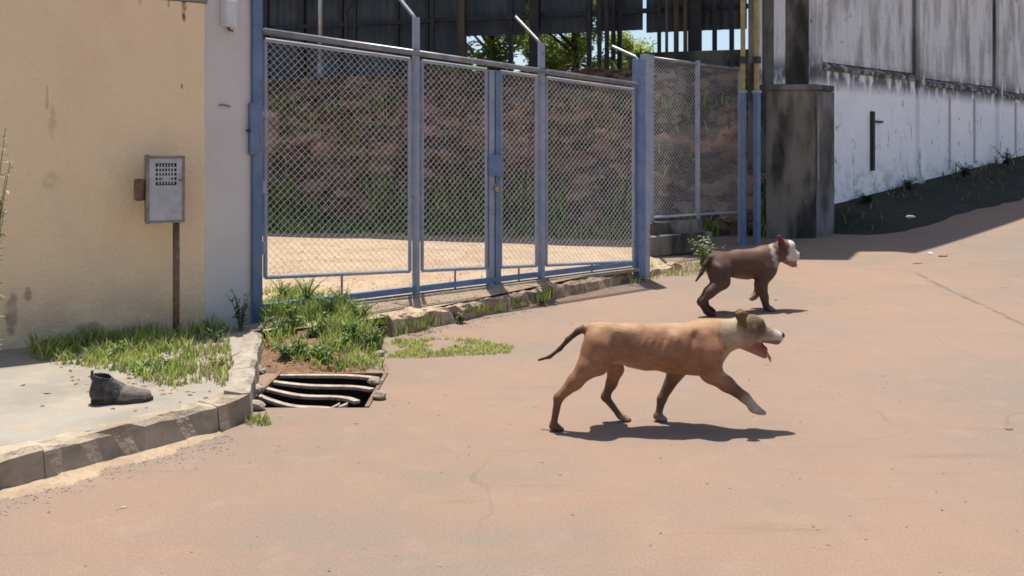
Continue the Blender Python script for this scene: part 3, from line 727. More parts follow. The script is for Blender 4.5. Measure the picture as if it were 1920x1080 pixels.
mesh_part(s2[1] + 0.04, s2[2] - 0.04, z2(123, s2[1]), z2(133, s2[2]), z2(402, s2[1]), z2(398, s2[2]), fence2, base=f2pt, dirn=F2d, nrm=FN, r=0.0013)
MB().tube([f2pt(s2[1], z2(402, s2[1])), f2pt(s2[2], z2(398, s2[2]))], 0.018, 8).build('bottom_rail', M['bluegrey'], fence2)
stp = thing('concrete_step', f2pt(0.3, 0.14), 'low grey concrete step with two ledges under the short mesh fence', 'step')
for i, (py0, py1, off) in enumerate(((414, 438, 0.0), (438, 462, 0.16))):
    p = f2pt(0.35) + FN * off; d = p.y
    z0_, z1_ = CAM_H - (py1 - HY) * d / FPX, CAM_H - (py0 - HY) * d / FPX
    MB().box((p.x, p.y, (0.08 + z1_) / 2), (0.62, 0.10, (z1_ - 0.08) / 2), (U, FN, UP)).build('ledge', M['pier'], stp, bevel=0.015)

# pair of tall posts beside the pier
for i, (px, w, m, lab) in enumerate(((1393, 0.036, 'ochre', 'tall ochre steel post, the left of two beside the stained pier'), (1419, 0.040, 'ochre', 'tall ochre steel post with a blue foot touching the stained pier'))):
    p = D(px, 400, 12.45); p.z = 0
    t = thing('steel_post', (p.x, p.y, 0.1), lab, 'post', 'tall steel posts by the pier')
    zc = CAM_H - (172 - HY) * 12.45 / FPX
    MB().box((p.x, p.y, (0.0 + zc) / 2), (w, w, zc / 2), (U, FN, UP)).build('lower_post', M['blue'], t, bevel=0.005)
    MB().box((p.x, p.y, (zc + 6.2) / 2 + 0.002), (w * 0.72, w * 0.72, (6.2 - zc) / 2), (U, FN, UP)).build('upper_post', M[m], t, bevel=0.004)
    MB().box((p.x, p.y, zc), (w * 1.25, w * 1.25, 0.02), (U, FN, UP)).build('joint_plate', M['bluegrey'], t, bevel=0.004)
    MB().box((p.x, p.y, 2.78), (w * 1.1, w * 1.1, 0.05), (U, FN, UP)).build('clamp', M['steel_dark'], t, bevel=0.004)

# ---------------------------------------------------------------- stained pier and white wall
pr = [Vector((3.86, 12.97, 0)), Vector((4.55, 12.80, 0)), Vector((4.55, 12.80, 0)) + U * 0.52, Vector((3.86, 12.97, 0)) + U * 0.75]
pier = thing('concrete_pier', (4.3, 13.0, 0.1), 'dark stained concrete pier at the near corner of the white wall', 'pier')
ptop = CAM_H - (158 - HY) * 12.85 / FPX
MB().prism([p.to_2d() for p in pr], -0.05, ptop - 0.09).build('pier_shaft', M['pier'], pier, bevel=0.02)
cen = sum(pr, Vector()) / 4
sf0, sf1 = pr[1] + U * 0.02, pr[2] - U * 0.004
slab(sf0, sf1, 0.02, 0.02, ptop - 0.10, NV, 'dark_side', M['dark_mottle'], pier, 0.004).location += NV * 0.012  # darker facing that sets the right face apart from the front
MB().box(pr[1] + U * 0.03 + NV * 0.03 + UP * 1.55, (0.018, 0.012, 0.55), (U, NV, UP)).build('bare_edge', M['kerb_light'], pier, bevel=0.006)
MB().prism([(cen + (p - cen) * 1.025).to_2d() for p in pr], ptop - 0.088, ptop).build('pier_cap', M['pier'], pier, bevel=0.015)

ww = thing('plastered_wall', W0, 'tall white street wall with black mould streaks and pilasters', 'wall')
Ps = [-0.25, 3.32, 6.97, 10.6, 14.3]
WTOP = 10.5
LEDGE = [2.83, 2.76, 2.68, 2.62]
def wpt(s, z=0.0, out=0.0): return W0 + U * s + NV * out + UP * z
for i in range(4):
    s0, s1 = Ps[i] + 0.10, Ps[i + 1] - 0.10; lz = LEDGE[i]
    c = wpt((s0 + s1) / 2)
    MB().box(c + UP * ((lz + -0.2) / 2) - NV * 0.12, ((s1 - s0) / 2, 0.12, (lz + 0.2) / 2), (U, NV, UP)).build('lower_panel', M['white'], ww, bevel=0.01)
    MB().box(c + UP * ((lz + WTOP) / 2 + 0.05) - NV * 0.17, ((s1 - s0) / 2, 0.12, (WTOP - lz) / 2 - 0.05), (U, NV, UP)).build('upper_panel', M['white'], ww, bevel=0.01)
    # rough sloping ledge between the two
    n = 40; vs = []; fs = []
    for k in range(n + 1):
        s = s0 + (s1 - s0) * k / n; j = 0.02 * fbm(s * 5, i * 3.3)
        for o, z in ((-0.20, lz + 0.10), (-0.05, lz + 0.085 + j), (0.035 + j * 0.6, lz + 0.02 + j), (0.03, lz - 0.05 + j), (-0.20, lz - 0.04)): vs.append(wpt(s, z, o))
    for k in range(n):
        for q in range(5): fs.append((k * 5 + q, k * 5 + (q + 1) % 5, (k + 1) * 5 + (q + 1) % 5, (k + 1) * 5 + q))
    fs += [(0, 1, 2, 3, 4), tuple(n * 5 + q for q in (4, 3, 2, 1, 0))]
    MB().add(vs, fs).build('ledge', M['mould'], ww)
for i, s in enumerate(Ps):
    MB().box(wpt(s, (WTOP - 0.3) / 2, -0.06), (0.098, 0.13, (WTOP + 0.3) / 2), (U, NV, UP)).build('pilaster', M['white'], ww, bevel=0.012)
MB().box(wpt(7.0, WTOP + 0.06, -0.10), (7.4, 0.2, 0.056), (U, NV, UP)).build('wall_coping', M['pier'], ww, bevel=0.01)
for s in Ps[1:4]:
    MB().box(wpt(s - 0.125, (WTOP) / 2, -0.035), (0.026, 0.03, WTOP / 2 - 0.01), (U, NV, UP)).build('shadow_strip', M['dark_mottle'], ww)  # dark strip painting a shadow line down the pilaster's side
for s in (4.6, 5.75, 7.9):
    zb = wall_z(s) + 0.1
    MB().tube([wpt(s, zb, 0.022), wpt(s, 2.55, 0.022)], 0.018, 8).build('drain_pipe', M['greyplaster'], ww)
# end return of the building, above and behind the pier
e0 = wpt(Ps[0] - 0.10, 0, -0.06); e1 = e0 + Vector((-0.9615, 0.275, 0)) * 0.95
en2 = Vector((-0.275, -0.9615, 0))
slab(e1, e0, 0.25, 0.0, WTOP, en2, 'end_wall', M['pier'], ww, 0.01)
for k, wd in ((0.18, 0.05), (0.52, 0.09)):
    c = e1.lerp(e0, k) + en2 * 0.012
    MB().box((c.x, c.y, 4.9), (wd, 0.02, 2.35), ((e0 - e1).normalized(), en2, UP)).build('end_strip', M['white'], ww, bevel=0.006)
# black iron bar with a short arm on the first bay
kx = (1633 - CX) / FPX; sb = (kx * W0.y - W0.x) / (U.x - kx * U.y); db = W0.y + U.y * sb
zb0, zb1, za = CAM_H - (320 - HY) * db / FPX, CAM_H - (209 - HY) * db / FPX, CAM_H - (228 - HY) * db / FPX
br = thing('wall_bracket', wpt(sb, zb0), 'black iron bar with a short side arm on the white wall', 'bracket')
MB().box(wpt(sb, (zb0 + zb1) / 2, 0.03), (0.036, 0.03, (zb1 - zb0) / 2), (U, NV, UP)).build('bar', M['black'], br, bevel=0.006)
MB().box(wpt(sb + 0.19, za, 0.03), (0.15, 0.025, 0.018), (U, NV, UP)).build('arm', M['black'], br, bevel=0.004)

# ---------------------------------------------------------------- open shed on the terrace
RE0 = Vector((3.93, 13.04, 0)); shed = thing('open_shed', (-2, 18, TZ), 'dark open shed of grey sheeting and thin posts above the earth bank', 'shed')
RZ = 9.2
ra, rb_ = RE0, RE0 + BD * 20
back = BN * 13
MB().prism([ra.to_2d(), (ra + back * 0.2 + U * 2).to_2d(), (ra + back + U * 3).to_2d(), (rb_ + back).to_2d(), rb_.to_2d()], RZ, RZ + 0.14).build('roof', M['roof'], shed)
def bpt(px, run):                                          # point on the terrace in column px, run metres behind the bank foot
    o = B0 + BN * run; k = (px - CX) / FPX; a = (k * o.y - o.x) / (BD.x - k * BD.y)
    return o + BD * a
CR = 5.2                                                   # cladding line
def zpx(p, py): return CAM_H - (py - HY) * p.y / FPX
clad = [(470, 566, 150), (570, 638, 150), (642, 742, 150), (748, 862, 150), (868, 985, 66), (992, 1112, 63), (1118, 1205, 58), (1212, 1300, 60), (1306, 1400, 56), (1406, 1470, 60)]
for (x0, x1, pb_) in clad:
    a, b = bpt(x0, CR), bpt(x1, CR); z0 = max(zpx((a + b) / 2, pb_), TZ)
    wv = (b - a); n = max(4, int(wv.length / 0.09)); vs = []; fs = []
    for k in range(n + 1):
        p = a + wv * (k / n) + BN * (0.018 if k % 2 else -0.018)
        vs += [(p.x, p.y, z0), (p.x, p.y, RZ - 0.02)]
    for k in range(n): fs.append((2 * k, 2 * k + 2, 2 * k + 3, 2 * k + 1))
    # give the sheets a thickness
    me_o = MB().add(vs, fs).build('sheet_panel', M['clad'], shed)
    sd = me_o.modifiers.new('thickness', 'SOLIDIFY'); sd.thickness = 0.012
for (px, r, run, mm) in ((500, 0.05, 4.7, 'steel_dark'), (567, 0.07, 4.9, 'steel_dark'), (640, 0.05, 4.9, 'steel_dark'), (666, 0.035, 3.6, 'steel_dark'), (745, 0.05, 4.9, 'steel_dark'), (801, 0.045, 4.9, 'steel_dark'), (812, 0.035, 4.5, 'steel_dark'),
                       (866, 0.09, 4.8, 'timber'), (958, 0.05, 4.9, 'steel_dark'), (1003, 0.11, 4.7, 'steel_dark'), (1105, 0.05, 4.8, 'steel_dark'),
                       (1124, 0.045, 4.5, 'steel_dark'), (1138, 0.045, 4.5, 'steel_dark'), (1150, 0.045, 4.6, 'steel_dark'), (1162, 0.05, 4.8, 'steel_dark'), (1236, 0.04, 4.7, 'steel_dark'),
                       (1303, 0.14, 4.7, 'steel_dark'), (1340, 0.05, 4.7, 'steel_dark'), (1268, 0.05, 4.5, 'timber'), (1250, 0.03, 4.4, 'timber'), (1285, 0.04, 4.5, 'timber'), (1441, 0.06, 3.0, 'timber'), (1372, 0.05, 4.6, 'steel_dark')):
    p = bpt(px, run)
    MB().box((p.x, p.y, (TZ - 0.1 + RZ) / 2), (r, r, (RZ - TZ + 0.08) / 2), (BD, BN, UP)).build('column', M[mm], shed, bevel=0.004)
for z_, px0, px1, rr in ((4.55, 470, 1450, 0.05), (5.3, 470, 1450, 0.04)):
    a, b = bpt(px0, 4.85), bpt(px1, 4.85); c = (a + b) / 2
    MB().box((c.x, c.y, z_), ((b - a).length / 2, 0.04, rr), ((b - a).normalized(), BN, UP)).build('girt', M['steel_dark'], shed)
a, b = bpt(1180, 3.4), bpt(1470, 3.4); c = (a + b) / 2
zt = zpx(c, 96)
lw = tag(MB().box((c.x, c.y, (TZ - 0.3 + zt) / 2), ((b - a).length / 2, 0.12, (zt - TZ + 0.3) / 2), ((b - a).normalized(), BN, UP)).build('retaining_wall', M['pier'], bevel=0.02), 'low dark retaining wall on the bank top under the bright gap', 'wall')
# two thin poles on the lip of the bank
p = bpt(601, 2.6)
t = thing('metal_pole', (p.x, p.y, 2.9), 'straight pale grey pole rising above the left fence panel', 'pole')
MB().tube([Vector((p.x, p.y, zpx(p, 118))), Vector((p.x, p.y, 6.0))], 0.048, 12).build('pole_shaft', M['galv'], t, smooth=True)
MB().tube([Vector((p.x, p.y, zpx(p, 118) - 0.35)), Vector((p.x, p.y, zpx(p, 118) - 0.002))], 0.062, 12).build('pole_foot', M['bluegrey'], t, smooth=True)
p = bpt(650, 2.6)
t = thing('metal_pole', (p.x, p.y, 2.9), 'dark thin pole with a bent top arm behind the left fence panel', 'pole')
z1 = zpx(p, 22)
MB().tube([Vector((p.x, p.y, 2.8)), Vector((p.x, p.y, z1)), Vector((p.x + 0.12, p.y, z1 + 0.2)), Vector((p.x + 0.3, p.y, z1 + 0.42))], 0.03, 10).build('pole_shaft', M['steel_dark'], t)

# ---------------------------------------------------------------- vegetation helpers
def blades(name, pts, hs, tint, width=0.005, lean=0.35, m='grass', seed=0):
    """one triangle-strip blade per point"""
    r = np.random.default_rng(seed); n = len(pts); pts = np.asarray(pts); hs = np.asarray(hs)
    a = r.uniform(0, 2 * np.pi, n); w = width * r.uniform(0.6, 1.4, n)
    side = np.stack([np.cos(a), np.sin(a), np.zeros(n)], 1) * w[:, None]
    b = r.uniform(0, 2 * np.pi, n); ln = lean * hs * r.uniform(0.2, 1.3, n)
    ld = np.stack([np.cos(b), np.sin(b), np.zeros(n)], 1) * ln[:, None]
    up = np.zeros((n, 3)); up[:, 2] = hs
    m1 = pts + up * 0.55 + ld * 0.35; tip = pts + up * (1 - 0.12 * r.random(n))[:, None] + ld
    V = np.stack([pts - side, pts + side, m1 + side * 0.75, m1 - side * 0.75, tip], 1).reshape(-1, 3)
    i = np.arange(n)[:, None] * 5
    F = np.concatenate([i + 0, i + 1, i + 2, i + 3, i + 3, i + 2, i + 4], 1).ravel()
    C = np.tile([4, 3], n)
    col = np.repeat(np.asarray(tint), 5, 0)
    fade = np.tile(np.array([0.75, 0.75, 1.0, 1.0, 1.1]), n)[:, None]
    me = np_mesh(name, V, F, C, color=np.clip(col * (0.9 + 0.1 * fade), 0, 1))
    return link_mesh(name, me, M[m])
GREEN = np.array([[0.27, 0.40, 0.06], [0.40, 0.52, 0.085], [0.50, 0.56, 0.16], [0.09, 0.17, 0.05], [0.38, 0.34, 0.15], [0.45, 0.37, 0.20]])
def tints(n, probs, r, dark=1.0):
    c = GREEN[r.choice(len(GREEN), n, p=probs)] * r.uniform(0.7, 1.25, n)[:, None] * dark
    return c
def scatter(poly_px, n, z, r, clump=0.0, zf=None):
    """random ground points inside a polygon given in photo pixels at height z"""
    P = [W(x, y, z) for x, y in poly_px]; xs = [p.x for p in P]; ys = [p.y for p in P]; out = []
    while len(out) < n:
        x, y = r.uniform(min(xs), max(xs)), r.uniform(min(ys), max(ys)); ins = False; j = len(P) - 1
        for i in range(len(P)):
            if (P[i].y > y) != (P[j].y > y) and x < (P[j].x - P[i].x) * (y - P[i].y) / (P[j].y - P[i].y) + P[i].x: ins = not ins
            j = i
        if not ins: continue
        if clump and mnoise.noise(Vector((x * 5, y * 5, 2.2))) + 0.5 * mnoise.noise(Vector((x * 14, y * 14, 5))) < clump: continue
        out.append((x, y, (zf(x, y) if zf else z) - 0.006))
    return np.array(out)
def grass_patch(name, poly, n, z, hmin, hmax, probs, seed, clump=0.0, zf=None, width=0.005, lean=0.35, dark=1.0):
    r = np.random.default_rng(seed)
    p = scatter(poly, n, z, r, clump, zf)
    h = r.uniform(hmin, hmax, n) * (0.8 + 0.5 * np.array([mnoise.noise(Vector((q[0] * 4, q[1] * 4, 8))) for q in p]))
    h = np.clip(h, 0.02, None)
    return tag(blades(name, p, h, tints(n, probs, r, dark), width, lean, seed=seed), kind='stuff')
def plant(name, base, label, cat, h, nstem, nleaf, leaf, tint, seed, spread=0.35, group=None, droop=0.3):
    """leafy weed: curved stems with pointed leaves all the way up"""
    r = random.Random(seed); t = thing(name, base, label, cat, group); base = Vector(base)
    st = MB(); V = []; F = []; Cn = []; Cc = []
    for k in range(nstem):
        a = r.uniform(0, 6.283); hh_ = h * r.uniform(0.5, 1.0); sp = spread * hh_ * r.uniform(0.2, 1.3)
        pts = [base + Vector((math.cos(a) * (0.012 + sp * q * q), math.sin(a) * (0.012 + sp * q * q), hh_ * q)) for q in (0, .25, .5, .75, 1)]
        st.tube(pts, [0.005, 0.0045, 0.004, 0.003, 0.0015], 5)
        for j in range(nleaf):
            q = r.uniform(0.15, 1.0); i = min(3, int(q * 4)); p = pts[i].lerp(pts[i + 1], q * 4 - i)
            b = r.uniform(0, 6.283); ll = leaf * r.uniform(0.55, 1.25) * (1.15 - 0.5 * q); lw_ = ll * r.uniform(0.16, 0.26)
            d = Vector((math.cos(b), math.sin(b), r.uniform(-0.1, 0.9))).normalized(); sd = d.cross(UP).normalized(); dn = Vector((0, 0, -droop * ll))
            n0 = len(V); V += [p, p + d * ll * 0.45 + sd * lw_ + UP * 0.1 * lw_, p + d * ll * 0.45 - dn * -0.2, p + d * ll * 0.45 - sd * lw_, p + d * ll + dn]
            F += [n0, n0 + 1, n0 + 2, n0, n0 + 2, n0 + 3, n0 + 1, n0 + 4, n0 + 2, n0 + 2, n0 + 4, n0 + 3]; Cn += [3, 3, 3, 3]
            c = tint[r.randrange(len(tint))]; g = r.uniform(0.7, 1.3); Cc += [[c[0] * g, c[1] * g, c[2] * g]] * 5
    st.build('stem', M['bark'] if cat == 'shrub' else M['stemgreen'], t)
    me = np_mesh('foliage', np.array([tuple(v) for v in V]), F, Cn, color=np.clip(np.array(Cc), 0, 1))
    link_mesh('foliage', me, M['leaf'], t)
    return t
M['stemgreen'] = simple('green_stem', (0.12, 0.15, 0.05), (0.17, 0.17, 0.07), 30, bs=0)
LUSH = [(0.12, 0.22, 0.06), (0.18, 0.30, 0.07), (0.08, 0.16, 0.05), (0.25, 0.34, 0.11)]
DRY = [(0.30, 0.26, 0.12), (0.16, 0.19, 0.06), (0.38, 0.33, 0.20), (0.22, 0.15, 0.07)]

# ---------------------------------------------------------------- grass and weeds
pl = (0.25, 0.30, 0.18, 0.10, 0.10, 0.07)
pdry = (0.10, 0.17, 0.15, 0.05, 0.25, 0.28)
grass_patch('pavement_grass', [(50, 668), (90, 640), (190, 632), (300, 628), (370, 640), (360, 690), (345, 725), (290, 722), (240, 705), (160, 688), (90, 682)], 3600, 0.136, 0.015, 0.16, (0.17, 0.21, 0.16, 0.12, 0.17, 0.17), 11, clump=-0.06, width=0.004, lean=0.65)
grass_patch('wall_foot_grass', [(60, 668), (60, 640), (200, 622), (430, 612), (430, 640), (350, 650), (200, 660)], 1300, 0.136, 0.03, 0.18, (0.2, 0.2, 0.1, 0.3, 0.1, 0.1), 12, clump=-0.1)
grass_patch('pavement_edge_grass', [(330, 650), (430, 640), (440, 700), (420, 728), (395, 715), (350, 735), (320, 728)], 750, 0.136, 0.03, 0.11, pdry, 13, clump=-0.2)
grass_patch('kerb_corner_grass', [(450, 790), (500, 780), (510, 797), (470, 803)], 130, 0.0, 0.02, 0.06, pl, 14)
grass_patch('mound_grass', [(492, 655), (490, 600), (560, 580), (640, 590), (720, 640), (725, 672), (640, 684), (560, 676)], 3200, 0.06, 0.03, 0.17, (0.24, 0.20, 0.12, 0.26, 0.10, 0.08), 15, clump=-0.25, zf=mound_z, width=0.004, lean=0.7)
grass_patch('yard_edge_grass', [(490, 610), (490, 545), (560, 540), (660, 575), (730, 605), (690, 625)], 1400, 0.145, 0.03, 0.13, (0.25, 0.2, 0.12, 0.23, 0.12, 0.08), 16, clump=-0.15, width=0.004, lean=0.7)
grass_patch('gutter_grass', [(725, 672), (735, 640), (830, 634), (900, 640), (965, 652), (955, 664), (860, 668), (780, 672)], 2600, 0.0, 0.012, 0.06, (0.15, 0.25, 0.22, 0.05, 0.2, 0.13), 17, clump=-0.25, width=0.004, lean=0.8)
grass_patch('yard_kerb_grass', [(745, 630), (800, 612), (900, 590), (1040, 560), (1040, 545), (900, 572), (790, 596), (740, 610)], 900, 0.06, 0.05, 0.12, (0.12, 0.13, 0.08, 0.22, 0.2, 0.25), 18, clump=0.12, dark=0.8)
grass_patch('far_kerb_grass', [(1180, 535), (1240, 520), (1330, 515), (1335, 492), (1230, 500), (1170, 520)], 700, 0.02, 0.03, 0.12, pdry, 19, clump=0.0)
grass_patch('bank_foot_grass', [(495, 438), (700, 440), (1000, 446), (1190, 452), (1190, 436), (900, 430), (495, 424)], 2600, 0.145, 0.08, 0.30, (0.15, 0.15, 0.05, 0.45, 0.1, 0.1), 20, clump=-0.1, width=0.012, dark=0.9)
# weeds hanging on the shaded bank
def bank_weeds():
    r = np.random.default_rng(31); P = []
    while len(P) < 5200:
        a = r.uniform(-0.5, 11); q = r.random() ** 1.5
        if mnoise.noise(Vector((a * 0.9, q * 3.0, 1.0))) + 0.35 * (0.5 - q) < 0.02: continue
        if 0.2 < q < 0.62 and r.random() < 0.92: continue
        p = B0 + BD * a + BN * (2.3 * q - 0.12); h = 0.10 + (TZ - 0.1) * (1 - (1 - q) ** 1.35)
        P.append((p.x, p.y, h - 0.03))
    hs = r.uniform(0.10, 0.34, len(P))
    tag(blades('bank_weeds', P, hs, tints(len(P), (0.18, 0.12, 0.06, 0.36, 0.14, 0.14), r), 0.014, 0.6, seed=31), kind='stuff')
bank_weeds()
def pebble(mb, c, r_, rr):
    vs = []; 
    base = [(0, 0, 1), (0, 0, -1), (1, 0, 0), (-1, 0, 0), (0, 1, 0), (0, -1, 0)]
    a = rr.uniform(0, 6.28)
    for v in base:
        g = r_ * rr.uniform(0.7, 1.25); x, y = v[0] * math.cos(a) - v[1] * math.sin(a), v[0] * math.sin(a) + v[1] * math.cos(a)
        vs.append((c[0] + x * g, c[1] + y * g, c[2] + v[2] * g * 0.6))
    mb.add(vs, [(0, 2, 4), (0, 4, 3), (0, 3, 5), (0, 5, 2), (1, 4, 2), (1, 3, 4), (1, 5, 3), (1, 2, 5)])
def bank_clods():
    r = random.Random(77); mb = MB()
    for _ in range(420):
        a = r.uniform(0.5, 11); q = r.random() ** 0.8; p = B0 + BD * a + BN * (2.3 * q - 0.10); h = 0.10 + (TZ - 0.1) * (1 - (1 - q) ** 1.35)
        g = r.uniform(0.03, 0.13); pebble(mb, (p.x, p.y - 0.02, h), g, r)
    tag(mb.build('bank_clods', M['bank']), kind='stuff')
def verge_weeds():
    r = np.random.default_rng(41); P = []
    while len(P) < 420:
        s = r.uniform(-0.6, 11); q = r.random()
        if mnoise.noise(Vector((s * 1.7, q * 2.0, 9.0))) < -0.12 - 0.15 * (s > 3): continue
        out = 1.05 * q; p = W0 + U * s + NV * (out + 0.02); z = wall_z(s) * (1 - q) + road_z(p.x, p.y) * q + 0.08 * q * (1 - q)
        P.append((p.x, p.y, z))
    hs = r.uniform(0.05, 0.2, len(P)) * (1 + 0.6 * (np.array([ (p[0] - 5) / 8 for p in P])))
    tag(blades('verge_weeds', P, hs, tints(len(P), (0.15, 0.1, 0.03, 0.55, 0.07, 0.10), r, 0.6), 0.011, 0.7, seed=41), kind='stuff')
verge_weeds()
bank_clods()

def wp(px, py, z): return W(px, py, z)
b = wp(548, 618, 0.12); plant('weed', b, 'tall green weed with a seed stalk in front of the left fence panel', 'weed', 0.36, 5, 12, 0.075, LUSH, 1, 0.35)
b = wp(505, 612, 0.10); plant('weed', b, 'bushy green weed hugging the right side of the blue gate post', 'weed', 0.24, 9, 12, 0.06, LUSH, 2, 0.6)
b = wp(452, 618, 0.14); plant('weed', b, 'dark leafy weed at the foot of the grey pillar', 'weed', 0.30, 9, 14, 0.06, [(0.05, 0.08, 0.045), (0.07, 0.10, 0.06), (0.04, 0.07, 0.03)], 3, 0.45)
for i_, (px_, py_, lab_) in enumerate(((120, 662, 'flat leafy weed at the left end of the pavement grass'), (215, 672, 'flat leafy weed above the boot in the pavement grass'), (262, 700, 'flat leafy weed right behind the toe of the boot'), (322, 690, 'flat leafy weed at the right end of the pavement grass'), (410, 690, 'small dry weed on bare soil beside the pale kerb stones'))):
    plant('weed', wp(px_, py_, 0.136), lab_, 'weed', 0.10, 9, 8, 0.055, LUSH if i_ < 4 else DRY, 120 + i_, 1.0)
b = wp(350, 634, 0.136); plant('weed', b, 'small yellow green weed beside the rusty cabinet pole', 'weed', 0.10, 6, 9, 0.05, [(0.22, 0.30, 0.05), (0.16, 0.24, 0.04)], 4, 0.6)
b = wp(405, 640, 0.136); plant('weed', b, 'low dark green weed between rusty pole and pale kerb', 'weed', 0.09, 8, 9, 0.05, [(0.05, 0.10, 0.03), (0.08, 0.13, 0.05)], 5, 0.9)
b = wp(640, 660, 0.03); plant('weed', b, 'broad leafed weed clump just above the storm drain', 'weed', 0.17, 12, 11, 0.06, LUSH, 6, 0.7)
b = wp(590, 640, 0.07); plant('weed', b, 'dense green weed in the middle of the grassy mound', 'weed', 0.22, 11, 12, 0.07, LUSH, 7, 0.6)
b = wp(695, 652, 0.03); plant('weed', b, 'green weed at the right end of the grassy mound', 'weed', 0.15, 10, 11, 0.055, LUSH, 8, 0.6)
for i_, (px_, py_, h_, lab_) in enumerate(((538, 668, 0.12, 'bluish leafy weed low at the front of the mound'), (638, 600, 0.18, 'leafy weed where the mound meets the gravel yard'), (676, 625, 0.17, 'spreading leafy weed near the end of the yard kerb'), (706, 640, 0.14, 'small leafy weed at the broken kerb end'), (530, 590, 0.2, 'leafy weed behind the blue gate post foot'), (590, 670, 0.12, 'leafy weed in the middle of the mound front'), (522, 640, 0.16, 'leafy weed on the mound right beside the pale kerb end'), (560, 662, 0.13, 'low leafy weed at the soil lip behind the drain'), (618, 618, 0.2, 'leafy weed at the top of the mound below the fence panel'), (655, 640, 0.16, 'leafy weed on the right half of the mound'), (612, 672, 0.10, 'small leafy weed hanging over the middle of the drain edge'), (575, 600, 0.26, 'upright leafy weed at the back of the mound'))):
    b = wp(px_, py_, 0.06); b.z = max(mound_z(b.x, b.y), 0.0) - 0.005; plant('weed', b, lab_, 'weed', h_, 12, 14, 0.05, LUSH if i_ % 2 else LUSH + [(0.10, 0.19, 0.10), (0.16, 0.26, 0.14)], 80 + i_, 0.65)
b = wp(865, 606, 0.0); plant('weed', b, 'greyish weed sprouting from the middle of the yard kerb', 'weed', 0.13, 9, 10, 0.045, [(0.09, 0.12, 0.06), (0.16, 0.18, 0.09), (0.22, 0.2, 0.12)], 9, 0.7)
b = wp(1015, 572, 0.0); plant('weed', b, 'small weed growing from the yard kerb below the fourth fence post', 'weed', 0.13, 8, 10, 0.045, [(0.09, 0.12, 0.06), (0.18, 0.19, 0.09)], 10, 0.6)
b = wp(1318, 506, 0.02); plant('weed', b, 'tall half dry weed standing behind the brown dog', 'weed', 0.46, 16, 18, 0.075, [(0.44, 0.46, 0.24), (0.28, 0.37, 0.12), (0.58, 0.54, 0.38), (0.16, 0.23, 0.07)], 11, 0.36)
b = wp(1352, 502, 0.02); plant('weed', b, 'pale dry weed bent over the back of the brown dog', 'weed', 0.30, 8, 10, 0.06, DRY, 12, 0.5)
b = wp(1225, 512, 0.02); plant('weed', b, 'short brownish weed at the foot of the corner post', 'weed', 0.13, 8, 9, 0.05, DRY, 13, 0.8)
b = wp(1405, 455, 0.02); plant('weed', b, 'dark green weed in the shade below the ochre posts', 'weed', 0.45, 9, 14, 0.09, [(0.04, 0.09, 0.03), (0.06, 0.12, 0.04)], 14, 0.4)
for i, (px, out, h, lab) in enumerate(((1700, 0.15, 0.27, 'dark weed at the foot of the second white pilaster'), (1810, 0.35, 0.36, 'dark bushy weed below the thin drain pipes of the white wall'), (1885, 0.3, 0.45, 'large dark weed at the far right end of the verge'), (1625, 0.25, 0.15, 'low dark weed under the black iron bar'))):
    k = (px - CX) / FPX; o = W0 + NV * out; s = (k * o.y - o.x) / (U.x - k * U.y); p = o + U * s
    plant('weed', (p.x, p.y, wall_z(s) - 0.05), lab, 'weed', h, 14, 16, 0.10, [(0.03, 0.06, 0.025), (0.05, 0.085, 0.03), (0.025, 0.05, 0.02)], 20 + i, 0.7)
# shrub just off the left edge, its twigs reaching into the picture
plant('shrub', (-2.99, 4.85, 0.136), 'leafy shrub at the far left edge of the yellow wall', 'shrub', 1.5, 16, 30, 0.08, [(0.32, 0.34, 0.16), (0.22, 0.27, 0.10), (0.40, 0.38, 0.22)], 33, 0.14)

# sunlit trees beyond the shed, seen through its gap
def tree(base, label, h, r_, n, tint, seed):
    r = random.Random(seed); base = Vector(base); t = thing('tree', base, label, 'tree', 'trees beyond the shed')
    tb = MB(); tb.tube([base, base + Vector((0.1, 0, h * 0.35)), base + Vector((0.0, 0.1, h * 0.65))], [0.16, 0.12, 0.07], 8)
    for k in range(6):
        a = k * 1.05 + r.random(); tb.tube([base + UP * h * (0.3 + 0.05 * k), base + Vector((math.cos(a) * r_ * 0.7, math.sin(a) * r_ * 0.7, h * (0.5 + 0.06 * k)))], [0.07, 0.02], 6)
    tb.build('trunk', M['bark'], t)
    cl = [(Vector((r.uniform(-1, 1) * r_ * 0.7, r.uniform(-1, 1) * r_ * 0.7, h * r.uniform(0.2, 0.92))), r_ * r.uniform(0.25, 0.5)) for _ in range(18)]
    V = []; F = []; C = []; cc_ = []
    for _ in range(n):
        c, cr = cl[r.randrange(len(cl))]
        d = Vector((r.gauss(0, 1), r.gauss(0, 1), r.gauss(0, 0.8))).normalized() * cr * r.random() ** 0.4
        p = base + c + d; a = Vector((r.gauss(0, 1), r.gauss(0, 1), r.gauss(0, 0.6))).normalized(); b_ = a.orthogonal().normalized(); l = r.uniform(0.09, 0.2)
        n0 = len(V); V += [p, p + a * l * 0.5 + b_ * l * 0.25, p + a * l, p + a * l * 0.5 - b_ * l * 0.25]; F += [n0, n0 + 1, n0 + 2, n0 + 3]; C.append(4)
        q = tint[r.randrange(len(tint))]; g = r.uniform(0.75, 1.3); cc_ += [[q[0] * g, q[1] * g, q[2] * g]] * 4
    me = np_mesh('crown', np.array([tuple(v) for v in V]), F, C, color=np.clip(np.array(cc_), 0, 1)); link_mesh('crown', me, M['leaf'], t)
YG = [(0.26, 0.36, 0.04), (0.36, 0.42, 0.07), (0.17, 0.27, 0.05)]
